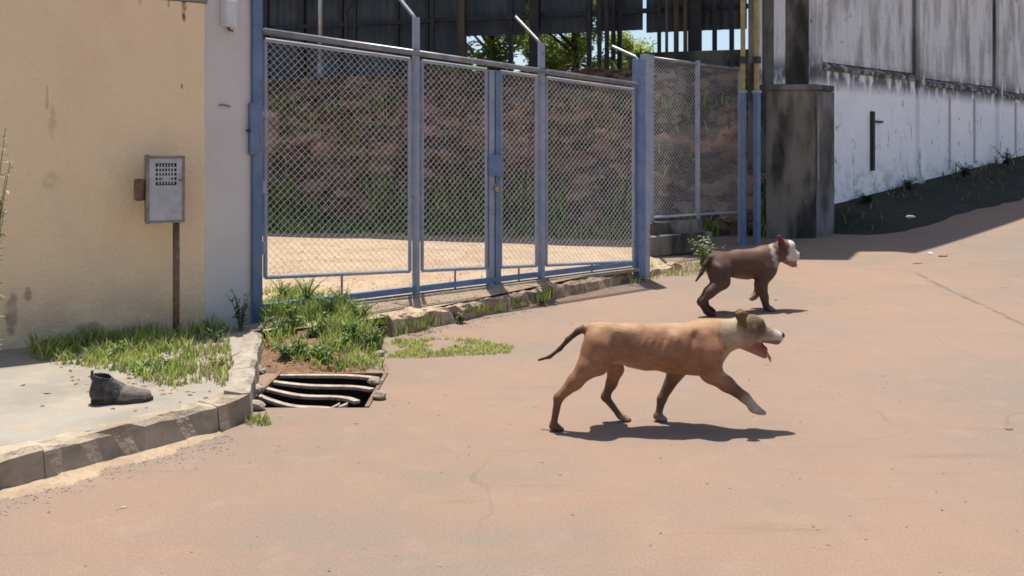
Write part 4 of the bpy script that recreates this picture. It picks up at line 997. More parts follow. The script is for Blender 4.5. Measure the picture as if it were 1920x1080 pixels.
for i, (px, d, h, rr, lab) in enumerate(((920, 28, 4.4, 1.6, 'sunlit yellow green tree at the left end of the bright gap'), (1010, 31, 4.6, 1.5, 'sunlit yellow green tree beside the thick dark shed column'), (1075, 28, 4.4, 1.6, 'sunlit yellow green tree in the middle of the bright gap'), (1170, 32, 2.9, 1.2, 'low sunlit tree in the bright gap beside the pale sky'))):
    p = D(px, 200, d); tree((p.x, p.y, TZ - 0.1), lab, h, rr, 9000, YG, 60 + i)

def leaf_litter():
    r = random.Random(88); V = []; F = []; C = []; T = []
    pal = [(0.22, 0.12, 0.06), (0.32, 0.20, 0.10), (0.14, 0.085, 0.05), (0.40, 0.30, 0.17)]
    spots = []
    for _ in range(150):
        px, py = r.gauss(300, 110), r.gauss(705, 32); spots.append((px, py, 0.137))
    for _ in range(120): spots.append((r.uniform(500, 730), r.gauss(688, 14), 0.02))
    for _ in range(140): spots.append((r.uniform(500, 1180), r.uniform(500, 600), YZ + 0.012))
    for px, py, z in spots:
        p = W(px, py, z)
        if z > 0.13 and px < 450 and (p - k0).dot(kn) > -0.05: continue
        if z > 0.14 and (p - ya).dot(yn) > -0.05: continue
        if z < 0.1 and (dx0_ < p.x < dx1_ and dy0_ < p.y < dy1_): continue
        if z < 0.1: p.z = max(0.0, mound_z(p.x, p.y)) + 0.006
        a = r.uniform(0, 6.28); l = r.uniform(0.008, 0.026); d = Vector((math.cos(a), math.sin(a), r.uniform(-0.1, 0.3))) * l; e = Vector((-math.sin(a), math.cos(a), r.uniform(-0.2, 0.3))) * l * 0.4
        n0 = len(V); V += [p - d, p + e + UP * 0.003, p + d, p - e + UP * 0.003]; F += [n0, n0 + 1, n0 + 2, n0 + 3]; C.append(4)
        c = pal[r.randrange(4)]; T += [list(c)] * 4
    tag(link_mesh('leaf_litter', np_mesh('leaf_litter', np.array([tuple(v) for v in V]), F, C, color=np.array(T)), M['leaf']), kind='stuff')
dx0_, dx1_, dy0_, dy1_ = PIT
leaf_litter()
# ---------------------------------------------------------------- storm drain
dx0, dx1, dy0, dy1 = PIT
drain = thing('storm_drain', ((dx0 + dx1) / 2, (dy0 + dy1) / 2, 0.0), 'open storm drain with bent rusty bars below the grassy mound', 'drain')
pit = MB(); zb = -0.55
vs = [(dx0, dy0, 0), (dx1, dy0, 0), (dx1, dy1, 0), (dx0, dy1, 0), (dx0, dy0, zb), (dx1, dy0, zb), (dx1, dy1, zb), (dx0, dy1, zb)]
pit.add(vs, [(0, 1, 5, 4), (1, 2, 6, 5), (2, 3, 7, 6), (3, 0, 4, 7), (4, 5, 6, 7)]).build('pit', M['pitsoil'], drain)
fr = MB(); fz = -0.006
fr.box((dx0 + 0.014, (dy0 + dy1) / 2, fz), (0.012, (dy1 - dy0) / 2, 0.016)); fr.box((dx1 - 0.014, (dy0 + dy1) / 2, fz), (0.012, (dy1 - dy0) / 2, 0.016))
fr.box(((dx0 + dx1) / 2, dy1 - 0.013, fz), ((dx1 - dx0) / 2 - 0.039, 0.010, 0.016)); fr.box(((dx0 + dx1) / 2, dy0 + 0.012, fz - 0.014), ((dx1 - dx0) / 2 - 0.039, 0.010, 0.012))
fr.build('grate_frame', M['rust'], drain, bevel=0.004)
def bar(pts, w=0.016, h=0.013):
    """flat steel bar following pts"""
    pts = [Vector(p) for p in pts]; vs = []; fs = []
    for i, p in enumerate(pts):
        t = (pts[min(i + 1, len(pts) - 1)] - pts[max(i - 1, 0)]).normalized(); sd = t.cross(UP).normalized()
        for a, b_ in ((-1, -1), (1, -1), (1, 1), (-1, 1)): vs.append(p + sd * w * a + UP * h * b_)
    for i in range(len(pts) - 1):
        for k in range(4): fs.append((i * 4 + k, i * 4 + (k + 1) % 4, i * 4 + 4 + (k + 1) % 4, i * 4 + 4 + k))
    fs += [(0, 1, 2, 3), tuple(len(vs) - 4 + k for k in (3, 2, 1, 0))]
    return MB().add(vs, fs)
nb = 5
for i in range(nb):
    y = dy1 - 0.085 - i * (dy1 - dy0 - 0.15) / (nb - 1); bend = 0.05 + 0.058 * i
    x_end = dx1 - 0.04 - 0.045 * max(0, i - 1)
    pts = []
    for k in range(13):
        f = k / 12; x = dx0 + 0.04 + (x_end - dx0 - 0.04) * f
        q = max(0, (f - 0.45) / 0.55)
        pts.append((x, max(y - bend * 1.6 * q ** 2.4, dy0 + 0.045 + 0.002 * i), 0.006 - 0.10 * math.sin(f * math.pi) * (i / nb) ** 0.8 - 0.0015 * i))
    bar(pts, 0.020, 0.010).build('grate_bar', M['grate'], drain, bevel=0.002, seg=1)
# rubble washed against the drain
def rock(c, r_, seed, m, parent=None, name='stone', flat=0.6):
    bm = bmesh.new(); bmesh.ops.create_icosphere(bm, subdivisions=2, radius=1.0); rr = random.Random(seed)
    sx, sy = rr.uniform(0.8, 1.3), rr.uniform(0.7, 1.1)
    for v in bm.verts:
        n = 1 + 0.35 * mnoise.noise(v.co * 1.3 + Vector((seed, seed * 2.1, 0)))
        v.co = Vector((v.co.x * sx * n, v.co.y * sy * n, v.co.z * flat * n)) * r_ + Vector(c)
    me = bpy.data.meshes.new(name); bm.to_mesh(me); bm.free()
    return link_mesh(name, me, m, parent)
for k, (px, py, rr_, lab) in enumerate(((672, 676, 0.050, 'pale rough stone above the right end of the storm drain'), (712, 668, 0.035, 'small pale stone beside the grassy mound end'), (484, 700, 0.05, 'pale broken kerb lump at the back left corner of the drain'), (482, 738, 0.055, 'pale broken kerb lump halfway along the drain edge'), (478, 768, 0.05, 'pale broken kerb lump at the front left corner of the drain'), (703, 722, 0.045, 'pale broken lump at the back right corner of the drain'), (712, 748, 0.04, 'pale broken lump at the front right corner of the drain'))):
    p = W(px, py, 0.0); o = rock((p.x, p.y, 0.012 + 0.4 * rr_ * 0.6), rr_, 11 + k, M['stone'])
    tag(o, lab, 'stone', 'stones round the storm drain')

# ---------------------------------------------------------------- small things on the road
for k, (px, py, rr_, m, lab) in enumerate(((667, 794, 0.012, 'stone', 'tiny dark pebble on the road below the drain'), (1768, 481, 0.055, 'rust', 'flat dark lump lying on the sunlit road at the shadow edge'), (1707, 407, 0.05, 'stone', 'pale stone in the shade before the white wall'), (1744, 476, 0.05, 'litter', 'pale flat scrap on the road at the shadow edge'), (1892, 805, 0.02, 'rust', 'small reddish clod on the road at the right'), (1455, 563, 0.018, 'rust', 'small brown clod near the front paw of the brown dog'), (232, 952, 0.010, 'stone', 'pale pebble on the road before the left kerb'), (957, 795, 0.009, 'stone', 'pale pebble on the road left of the tan dog'), (1050, 890, 0.008, 'stone', 'tiny pale pebble on the road below the tan dog'))):
    p = W(px, py, 0.0 if k not in (1, 2, 3) else 0.10)
    zz = road_z(p.x, p.y); p = W(px, py, zz)
    for _ in range(8): p = W(px, py, road_z(p.x, p.y))
    tag(rock((p.x, p.y, p.z + rr_ * 0.12), rr_, 40 + k, M[m], name='stone' if m != 'litter' else 'litter', flat=0.35), lab, 'stone' if m != 'litter' else 'litter')
mb = MB(); r = random.Random(9)
for k in range(3600):
    x, y = r.uniform(-3, 7), 2.2 + 9 * r.random() ** 1.3
    if r.random() < 0.5:
        t = r.random(); q = (k0 - ku * 2).lerp(c_end, t) + kn * abs(r.gauss(0.02, 0.12)); x, y = q.x, q.y
    elif r.random() < 0.4:
        q = ya.lerp(yb, r.random()) + yn * abs(r.gauss(0.02, 0.15)); x, y = q.x, q.y
    if dx0 - 0.02 < x < dx1 + 0.02 and dy0 - 0.02 < y < dy1 + 0.02: continue
    sd = (Vector((x, y, 0)) - k0).dot(kn)
    if sd < 0.02 and x < -1.3: continue
    if (Vector((x, y, 0)) - ya).dot(yn) < 0.02 and y > 6.3: continue
    g = r.uniform(0.002, 0.0075); pebble(mb, (x, y, road_z(x, y) + g * 0.3), g, r)
tag(mb.build('road_grit', M['stone']), kind='stuff')
mb = MB()
for k in range(2600):
    px, py = r.uniform(495, 1190), r.uniform(450, 600); p = W(px, py, YZ)
    if (p - ya).dot(yn) > -0.1: continue
    g = r.uniform(0.003, 0.011); pebble(mb, (p.x, p.y, YZ + 0.004), g, r)
tag(mb.build('yard_gravel', M['yard']), kind='stuff')

# ---------------------------------------------------------------- signed-distance modelling for dogs and boot
def s_cone(a, b, ra, rb, sy=1.0): return ('c', np.array(a, float), np.array(b, float), ra, rb, sy)
def s_ell(c, r, rot=None): return ('e', np.array(c, float), np.array(r, float), rot)
def sdf_eval(pr, P):
    if pr[0] == 'c':
        _, a, b, ra, rb, sy = pr; sc = np.array([1, 1 / sy, 1])
        pa = (P - a) * sc; ba = (b - a) * sc; h = np.clip(pa @ ba / max(1e-9, ba @ ba), 0, 1)
        return np.linalg.norm(pa - h[:, None] * ba, axis=1) - (ra + (rb - ra) * h)
    _, c, r_, rot = pr; q = P - c
    if rot is not None: q = q @ rot
    k0_ = np.linalg.norm(q / r_, axis=1); k1 = np.linalg.norm(q / (r_ * r_), axis=1)
    return k0_ * (k0_ - 1) / np.maximum(k1, 1e-6)
def prim_bbox(pr):
    if pr[0] == 'c':
        m = max(pr[3], pr[4]); return np.minimum(pr[1], pr[2]) - m, np.maximum(pr[1], pr[2]) + m
    m = pr[2].max(); return pr[1] - m, pr[1] + m
def surface(prims, h, cuts=()):
    """prims: (prim, k, colour); smooth union, then cuts; naive surface nets"""
    lo = np.min([prim_bbox(p[0])[0] for p in prims], 0) - 3 * h; hi = np.max([prim_bbox(p[0])[1] for p in prims], 0) + 3 * h
    n = np.ceil((hi - lo) / h).astype(int) + 1
    g = np.full(n, 1.0, np.float64)
    ax_ = [lo[i] + h * np.arange(n[i]) for i in range(3)]
    def region(bb, mg):
        i0 = np.maximum(0, np.floor((bb[0] - mg - lo) / h).astype(int)); i1 = np.minimum(n, np.ceil((bb[1] + mg - lo) / h).astype(int) + 1)
        sl = tuple(slice(i0[k], i1[k]) for k in range(3))
        X, Y, Z = np.meshgrid(*[ax_[k][sl[k]] for k in range(3)], indexing='ij')
        return sl, X.shape, np.stack([X.ravel(), Y.ravel(), Z.ravel()], 1)
    for pr, k, _c in prims:
        sl, shp, P = region(prim_bbox(pr), k + 3 * h); d = sdf_eval(pr, P).reshape(shp); a = g[sl]
        t = np.clip(0.5 + 0.5 * (a - d) / k, 0, 1); g[sl] = a * (1 - t) + d * t - k * t * (1 - t)
    for pr, k in cuts:
        sl, shp, P = region(prim_bbox(pr), k + 3 * h); d = -sdf_eval(pr, P).reshape(shp); a = g[sl]
        t = np.clip(0.5 - 0.5 * (a - d) / k, 0, 1); g[sl] = a * (1 - t) + d * t + k * t * (1 - t)
    ins = g < 0
    cs = [ins[i:n[0] - 1 + i, j:n[1] - 1 + j, k:n[2] - 1 + k] for i in (0, 1) for j in (0, 1) for k in (0, 1)]
    cnt = sum(c.astype(np.int8) for c in cs); act = (cnt > 0) & (cnt < 8)
    idx = np.full(act.shape, -1, np.int64); I, J, K = np.nonzero(act); idx[I, J, K] = np.arange(len(I))
    acc = np.zeros((len(I), 3)); num = np.zeros(len(I))
    cor = [(i, j, k) for i in (0, 1) for j in (0, 1) for k in (0, 1)]
    for a in range(8):
        for b in range(a + 1, 8):
            ca, cb_ = np.array(cor[a]), np.array(cor[b])
            if np.abs(ca - cb_).sum() != 1: continue
            va = g[I + ca[0], J + ca[1], K + ca[2]]; vb = g[I + cb_[0], J + cb_[1], K + cb_[2]]
            x = (va < 0) != (vb < 0); t = np.where(x, va / np.where(x, va - vb, 1), 0)
            acc += np.where(x[:, None], ca + (cb_ - ca) * t[:, None], 0); num += x
    V = lo + h * (np.stack([I, J, K], 1) + acc / num[:, None])
    quads = []
    for axn in range(3):
        o1, o2 = [(1, 2), (2, 0), (0, 1)][axn]
        A = [slice(None)] * 3; B = [slice(None)] * 3; A[axn] = slice(0, -1); B[axn] = slice(1, None)
        sgn = ins[tuple(A)].astype(int) - ins[tuple(B)].astype(int)
        E = np.stack(np.nonzero(sgn), 1)
        E = E[(E[:, o1] > 0) & (E[:, o2] > 0) & (E[:, o1] < n[o1] - 1) & (E[:, o2] < n[o2] - 1)]
        s_ = sgn[E[:, 0], E[:, 1], E[:, 2]]
        def cell(d1, d2):
            q = E.copy(); q[:, o1] -= d1; q[:, o2] -= d2; return idx[q[:, 0], q[:, 1], q[:, 2]]
        Q = np.stack([cell(1, 1), cell(0, 1), cell(0, 0), cell(1, 0)], 1)
        Q[s_ < 0] = Q[s_ < 0][:, ::-1]; quads.append(Q)
    Q = np.concatenate(quads)
    # two rounds of light smoothing
    ed = np.concatenate([Q[:, [0, 1]], Q[:, [1, 2]], Q[:, [2, 3]], Q[:, [3, 0]]])
    for _ in range(3):
        s_ = np.zeros_like(V); c_ = np.zeros(len(V)); np.add.at(s_, ed[:, 0], V[ed[:, 1]]); np.add.at(c_, ed[:, 0], 1)
        np.add.at(s_, ed[:, 1], V[ed[:, 0]]); np.add.at(c_, ed[:, 1], 1); V = V * 0.5 + 0.5 * s_ / c_[:, None]
    ws = np.zeros(len(V)); C = np.zeros((len(V), 3))
    for pr, k, c in prims:
        if c is None: continue
        w = np.exp(-np.maximum(sdf_eval(pr, V), -0.01) / 0.007); ws += w; C += w[:, None] * np.array(c)
    return V, Q, C / np.maximum(ws, 1e-12)[:, None]
def fur_mat(name):
    m, nt, b = node_mat(name, 0.6, 0, 0.16)
    a = N(nt, 'ShaderNodeAttribute'); a.attribute_name = 'coat'
    f = noise_fac(nt, 55, 5, 0.7, lo=0.3, hi=0.7, stretch=(0.35, 1, 1))
    hv = N(nt, 'ShaderNodeHueSaturation'); hv.inputs['Value'].default_value = 0.76; nt.links.new(a.outputs['Color'], hv.inputs['Color'])
    col = mixc(nt, f, a.outputs['Color'], hv.outputs[0])
    col2 = N(nt, 'ShaderNodeHueSaturation'); col2.inputs['Value'].default_value = 0.86; nt.links.new(col, col2.inputs['Color'])
    col = mixc(nt, noise_fac(nt, 9, 4, lo=0.4, hi=0.65), col, col2.outputs[0])
    nt.links.new(col, b.inputs['Base Color'])
    b.inputs['Sheen Weight'].default_value = 0.0
    bump(nt, b, noise_fac(nt, 120, 4, 0.7, lo=0.2, hi=0.8, stretch=(0.3, 1, 1)), 0.25, 0.004)
    return m
M['fur'] = fur_mat('short_fur')
M['eye'] = simple('dark_eye', (0.012, 0.009, 0.007), (0.02, 0.014, 0.01), 20, rough=0.08, bs=0, spec=0.6)
M['nose'] = simple('wet_nose', (0.015, 0.012, 0.012), (0.03, 0.025, 0.025), 60, rough=0.3, bs=0.2, bd=0.002, spec=0.5)
M['tongue'] = simple('tongue', (0.36, 0.085, 0.08), (0.46, 0.13, 0.12), 25, rough=0.4, bs=0.2, bd=0.002, spec=0.5)
M['collar'] = simple('dark_collar', (0.04, 0.03, 0.03), (0.07, 0.05, 0.045), 30, rough=0.7, bs=0.2, bd=0.002)

FAWN = (0.305, 0.150, 0.082); FAWN_LIT = (0.39, 0.235, 0.125); WHITE = (0.47, 0.375, 0.285); NECK = (0.385, 0.285, 0.195); BELLY = (0.42, 0.29, 0.21); DKLEG = (0.145, 0.082, 0.052)  # the lighter fawn carries painted sunlight along the back
MASK = (0.105, 0.060, 0.032); EAR = (0.15, 0.085, 0.04); PINK = (0.27, 0.045, 0.045); TAILC = (0.075, 0.045, 0.03); SKIN = (0.50, 0.30, 0.24)
def dog_body(name, root, prims, h, cuts=(), post=None, shape=None):
    V, Q, C = surface(prims, h, cuts)
    if shape is not None: V = shape(V)
    if post is not None: C = post(V, C)
    me = np_mesh(name, V, Q.ravel(), np.full(len(Q), 4), color=np.clip(C, 0, 1), attr='coat', smooth=True)
    return link_mesh(name, me, M['fur'], root)
def ball(c, r_, sc=(1, 1, 1), seg=16):
    bm = bmesh.new(); bmesh.ops.create_uvsphere(bm, u_segments=seg, v_segments=seg // 2 + 2, radius=1.0)
    for v in bm.verts: v.co = Vector((v.co.x * sc[0], v.co.y * sc[1], v.co.z * sc[2])) * r_ + Vector(c)
    for f in bm.faces: f.smooth = True
    me = bpy.data.meshes.new('ball'); bm.to_mesh(me); bm.free(); return me
def paw(prims, c, yaw, L, col, side=0.021, g=1.0):
    """paw pointing along yaw, four toes with dark claws; c is the wrist side"""
    f = np.array([math.cos(yaw), math.sin(yaw), 0]); s_ = np.array([-math.sin(yaw), math.cos(yaw), 0]); c = np.array(c, float)
    prims.append((s_cone(c, c + f * L * 0.40 + np.array([0, 0, -0.004]), 0.0175 * g, 0.0185 * g), 0.012, col))
    for k, (o, l) in enumerate(((-1.0, 0.60), (-0.36, 0.84), (0.36, 0.84), (1.0, 0.60))):
        b = c + f * L * l + s_ * o * side * 0.75; b[2] = 0.0125 * g
        prims.append((s_cone(c + f * L * 0.22 + s_ * o * side * 0.45, b, 0.012 * g, 0.0118 * g), 0.005, col))
        e = b + f * 0.014 * g; e[2] = 0.006
        prims.append((s_cone(b + f * 0.006 * g, e, 0.005 * g, 0.003 * g), 0.003, (0.05, 0.04, 0.035)))

# ---- tan dog, walking to the right across the road
def near_dog():
    dd = 4.40
    def q(px, py, lat=0.0): return np.array(D(px, py, dd + lat))
    P = []
    # trunk
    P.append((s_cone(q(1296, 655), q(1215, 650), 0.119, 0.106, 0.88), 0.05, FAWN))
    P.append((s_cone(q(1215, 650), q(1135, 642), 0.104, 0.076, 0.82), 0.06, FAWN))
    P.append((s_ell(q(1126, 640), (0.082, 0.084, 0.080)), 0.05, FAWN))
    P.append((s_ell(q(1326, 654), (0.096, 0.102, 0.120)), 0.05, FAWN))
    P.append((s_cone(q(1240, 622), q(1336, 619), 0.030, 0.038, 1.3), 0.05, FAWN_LIT))
    P.append((s_cone(q(1112, 619), q(1190, 618), 0.028, 0.024, 1.6), 0.05, FAWN_LIT))
    P.append((s_cone(q(1252, 683), q(1318, 684), 0.040, 0.048, 1.1), 0.04, FAWN))
    P.append((s_cone(q(1150, 668), q(1205, 675), 0.028, 0.034, 1.3), 0.04, BELLY))
    P.append((s_cone(q(1178, 683), q(1192, 684), 0.015, 0.017), 0.012, SKIN))
    # neck and head
    P.append((s_cone(q(1330, 636), q(1392, 622), 0.096, 0.072, 0.86), 0.05, NECK))
    P.append((s_ell(q(1404, 614), (0.074, 0.074, 0.068)), 0.035, MASK))
    for s_ in (-1, 1):
        P.append((s_ell(q(1402, 629, 0.036 * s_), (0.046, 0.036, 0.042)), 0.03, (0.37, 0.235, 0.165)))
        P.append((s_ell(q(1419, 605, 0.032 * s_), (0.028, 0.022, 0.017)), 0.016, MASK)); P.append((s_ell(q(1416, 617, 0.044 * s_), (0.030, 0.018, 0.020)), 0.02, MASK))
        P.append((s_cone(q(1424, 632, 0.022 * s_), q(1456, 639, 0.015 * s_), 0.024, 0.020), 0.012, (0.50, 0.38, 0.31)))
    P.append((s_cone(q(1416, 619), q(1435, 625), 0.049, 0.040, 1.0), 0.018, MASK)); P.append((s_cone(q(1437, 626), q(1456, 632), 0.0385, 0.034, 1.0), 0.010, (0.56, 0.46, 0.38)))
    P.append((s_ell(q(1418, 605), (0.040, 0.046, 0.032)), 0.02, MASK))
    P.append((s_cone(q(1396, 643), q(1434, 668), 0.036, 0.014, 0.9), 0.016, (0.36, 0.20, 0.16)))
    P.append((s_cone(q(1408, 640), q(1432, 656), 0.034, 0.021, 0.95), 0.008, PINK))
    # folded ears
    for s_ in (-1, 1):
        P.append((s_cone(q(1388, 588, 0.050 * s_), q(1391, 588, 0.074 * s_), 0.026, 0.020), 0.014, EAR))
        P.append((s_cone(q(1383, 590, 0.080 * s_), q(1398, 590, 0.078 * s_), 0.016, 0.014, 0.8), 0.008, EAR))
        P.append((s_cone(q(1390, 594, 0.082 * s_), q(1400, 611, 0.088 * s_), 0.024, 0.007, 0.55), 0.008, EAR)); P.append((s_cone(q(1384, 594, 0.083 * s_), q(1388, 608, 0.088 * s_), 0.013, 0.009, 0.7), 0.008, EAR))
    # legs: near (-), far (+)
    def leg(pts, cols, k=0.035):
        for (a, ra), (b, rb), c in zip(pts[:-1], pts[1:], cols): P.append((s_cone(a, b, ra, rb), k, c)); k = 0.02
    n = -0.082; f = 0.082
    P.append((s_ell(q(1117, 662, -0.064), (0.070, 0.052, 0.105)), 0.022, FAWN)); P.append((s_ell(q(1122, 655, 0.062), (0.068, 0.050, 0.10)), 0.022, FAWN))
    P.append((s_ell(q(1128, 618, -0.045), (0.040, 0.022, 0.022)), 0.025, FAWN_LIT))
    leg([(q(1122, 648, -0.055), 0.070), (q(1102, 688, n), 0.053), (q(1078, 716, n), 0.038), (q(1047, 746, n), 0.022), (q(1038, 796, n), 0.0165)], [FAWN, FAWN, FAWN, DKLEG])
    P.append((s_cone(q(1132, 660, -0.05), q(1126, 688, -0.07), 0.05, 0.034), 0.04, FAWN))
    c = q(1037, 800, n); c[2] = 0.026; paw(P, c, 0.05, 0.050, DKLEG)
    P.append((s_cone(q(1038, 794, n), c, 0.0165, 0.020), 0.01, DKLEG))
    leg([(q(1142, 650, 0.055), 0.068), (q(1154, 692, f), 0.042), (q(1147, 718, f), 0.028), (q(1135, 744, f), 0.021), (q(1161, 778, f), 0.0155)], [FAWN, FAWN, DKLEG, DKLEG])
    c = q(1164, 781, f); c[2] = 0.027; paw(P, c, 0.05, 0.050, (0.40, 0.28, 0.20))
    P.append((s_cone(q(1160, 777, f), c, 0.0155, 0.019), 0.01, DKLEG))
    leg([(q(1306, 656, 0.065), 0.066), (q(1266, 700, f), 0.040), (q(1241, 748, f), 0.0225), (q(1234, 780, f), 0.0175)], [FAWN, DKLEG, DKLEG])
    c = q(1232, 783, f); c[2] = 0.027; paw(P, c, 0.05, 0.050, (0.36, 0.25, 0.18))
    P.append((s_cone(q(1234, 778, f), c, 0.0175, 0.020), 0.01, DKLEG))
    P.append((s_ell(q(1322, 664, -0.078), (0.058, 0.042, 0.112)), 0.020, FAWN)); P.append((s_cone(q(1306, 620, -0.05), q(1332, 672, -0.088), 0.026, 0.034), 0.020, FAWN))
    P.append((s_cone(q(1262, 640, -0.07), q(1240, 676, -0.085), 0.030, 0.03), 0.04, FAWN))
    leg([(q(1332, 660, -0.075), 0.064), (q(1334, 700, n), 0.050), (q(1362, 720, n), 0.038), (q(1396, 745, n), 0.0255), (q(1408, 757, n), 0.0205)], [FAWN, FAWN, DKLEG, WHITE])
    c = q(1410, 759, n); f_ = 0.05
    P.append((s_cone(q(1402, 751, n), q(1414, 764, n), 0.022, 0.023), 0.012, WHITE))
    P.append((s_cone(q(1412, 765, n), q(1422, 770, n), 0.024, 0.021, 1.25), 0.012, WHITE))
    for o, l in ((-1.0, 0.75), (-0.36, 1.0), (0.36, 1.0), (1.0, 0.75)):
        P.append((s_cone(q(1417, 768, n + o * 0.014), q(1419 + 13 * l, 771 + 3 * l, n + o * 0.024), 0.015, 0.0135), 0.007, WHITE))
        P.append((s_cone(q(1419 + 13 * l, 771 + 3 * l, n + o * 0.024), q(1423 + 13 * l, 774 + 3 * l, n + o * 0.024), 0.006, 0.003), 0.003, (0.06, 0.045, 0.04)))
    # tail
    T = [(1108, 617, 0.026), (1096, 616, 0.020), (1084, 621, 0.0165), (1065, 637, 0.0135), (1050, 654, 0.0115), (1031, 669, 0.0095), (1010, 675, 0.0075)]
    for i in range(len(T) - 1):
        a, b = T[i], T[i + 1]; P.append((s_cone(q(a[0], a[1], 0.004 * i), q(b[0], b[1], 0.004 * i + 0.004), a[2], b[2]), 0.018 if i == 0 else 0.01, FAWN if i == 0 else TAILC))
    cut = [(s_cone(q(1444, 652), q(1475, 662), 0.008, 0.024, 3.2), 0.006)]
    root = thing('dog', (q(1235, 800)[0], dd, 0.0), 'tan dog with white neck trotting across the road, mouth open', 'dog')
    ctr = q(1348, 632)
    def post(V, C):
        # white throat edge, sunlit back painted lighter and pale underside of the belly
        px = CX + FPX * V[:, 0] / V[:, 1]; py = HY + FPX * (CAM_H - V[:, 2]) / V[:, 1]
        w = np.exp(-((px - 1349 - (py - 632) * 0.12) / 2.2) ** 2) * (py > 600) * (py < 652) * (px < 1360)
        C = C * (1 - 0.6 * w[:, None]) + np.array((0.14, 0.085, 0.05)) * 0.6 * w[:, None]
        # neck white only forward of the shoulder
        rib = ((px > 1190) & (px < 1290) & (py > 632) & (py < 688))
        wob_ = 3.0 * np.sin(py * 0.35) + 2.0 * np.sin(py * 0.9 + 1)
        back = np.clip((1354 + wob_ - px) / 14, 0, 1) * (px > 1300) * (py < 700)
        C = C * (1 - back[:, None]) + np.array(FAWN) * back[:, None]
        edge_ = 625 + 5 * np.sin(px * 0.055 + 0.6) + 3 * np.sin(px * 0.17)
        lit_back = np.clip((edge_ - py) / 9, 0, 1) * (px > 1095) * (px < 1352)
        C = C * (1 - lit_back[:, None]) + np.array(FAWN_LIT) * lit_back[:, None]
        und = np.clip((650 - 0.0 * px - 2 * 0 - py) / 1.0, -1, 0) * 0
        nzm = np.array([mnoise.fractal(Vector((a_[0] * 45, a_[1] * 45, a_[2] * 60)), 1.0, 2.0, 3) for a_ in V]); ms = np.clip(nzm * 1.6, 0, 1) * (px > 1404) * (px < 1438) * (py < 618) * 0.45
        C = C * (1 - ms[:, None]) + np.array((0.34, 0.22, 0.12)) * ms[:, None]
        vr = np.array([mnoise.fractal(Vector((a_[0] * 9, a_[1] * 9, a_[2] * 16)), 1.0, 2.0, 4) for a_ in V])
        C = C * np.clip(1.0 + 0.13 * vr, 0.75, 1.25)[:, None]
        # dark lip line along the upper jaw, pale front of the chest
        lip = np.clip((py - 637) / 3, 0, 1) * (px > 1428) * (px < 1463) * (py < 650) * 0.75
        C = C * (1 - lip[:, None]) + np.array((0.07, 0.04, 0.035)) * lip[:, None]
        ch = np.clip((px - 1352) / 8, 0, 1) * (px < 1380) * np.clip((py - 655) / 8, 0, 1) * (py < 705) * 0.6
        C = C * (1 - ch[:, None]) + np.array((0.45, 0.34, 0.25)) * ch[:, None]
        # white blaze between the eyes
        bl = np.exp(-(V[:, 1] - dd) ** 2 / (2 * 0.010 ** 2)) * np.clip((px - 1406) / 14, 0, 1) * (py < 612)
        C = C * (1 - 0.8 * bl[:, None]) + np.array(WHITE) * 0.8 * bl[:, None]
        return C
    def shape(V):
        # ribs and the fold of skin between thigh and flank
        px = CX + FPX * V[:, 0] / V[:, 1]; py = HY + FPX * (CAM_H - V[:, 2]) / V[:, 1]; sd = np.sign(V[:, 1] - dd)
        m = np.clip((px - 1185) / 20, 0, 1) * np.clip((1300 - px) / 20, 0, 1) * np.clip((py - 628) / 14, 0, 1) * np.clip((694 - py) / 14, 0, 1) * (np.abs(V[:, 1] - dd) > 0.05)
        V = V.copy(); V[:, 1] += sd * m * 0.0013 * np.sin((px + (py - 650) * 0.35) * 2 * np.pi / 15.0)
        g = np.exp(-((px - 1150 + (py - 650) * 0.25) / 7) ** 2) * np.clip((py - 622) / 14, 0, 1) * np.clip((690 - py) / 14, 0, 1) * (np.abs(V[:, 1] - dd) > 0.04)
        V[:, 1] -= sd * g * 0.011
        g = np.exp(-((px - 1296 + (py - 650) * 0.25) / 6) ** 2) * np.clip((py - 620) / 14, 0, 1) * np.clip((700 - py) / 14, 0, 1) * (np.abs(V[:, 1] - dd) > 0.05)
        V[:, 1] -= sd * g * 0.009
        return V
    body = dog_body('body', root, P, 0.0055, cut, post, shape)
    for s_ in (-1, 1):
        link_mesh('eye', ball(q(1426, 611, 0.052 * s_), 0.0125), M['eye'], root)
    link_mesh('nose', ball(q(1465.5, 628.5), 0.0200, (0.80, 1.1, 0.85)), M['nose'], root)
    tg = bar([q(1412, 640), q(1426, 649), q(1436, 658), q(1442, 668), q(1444, 677)], 0.020, 0.0055)
    tg.build('tongue', M['tongue'], root, bevel=0.004, smooth=True)
near_dog()

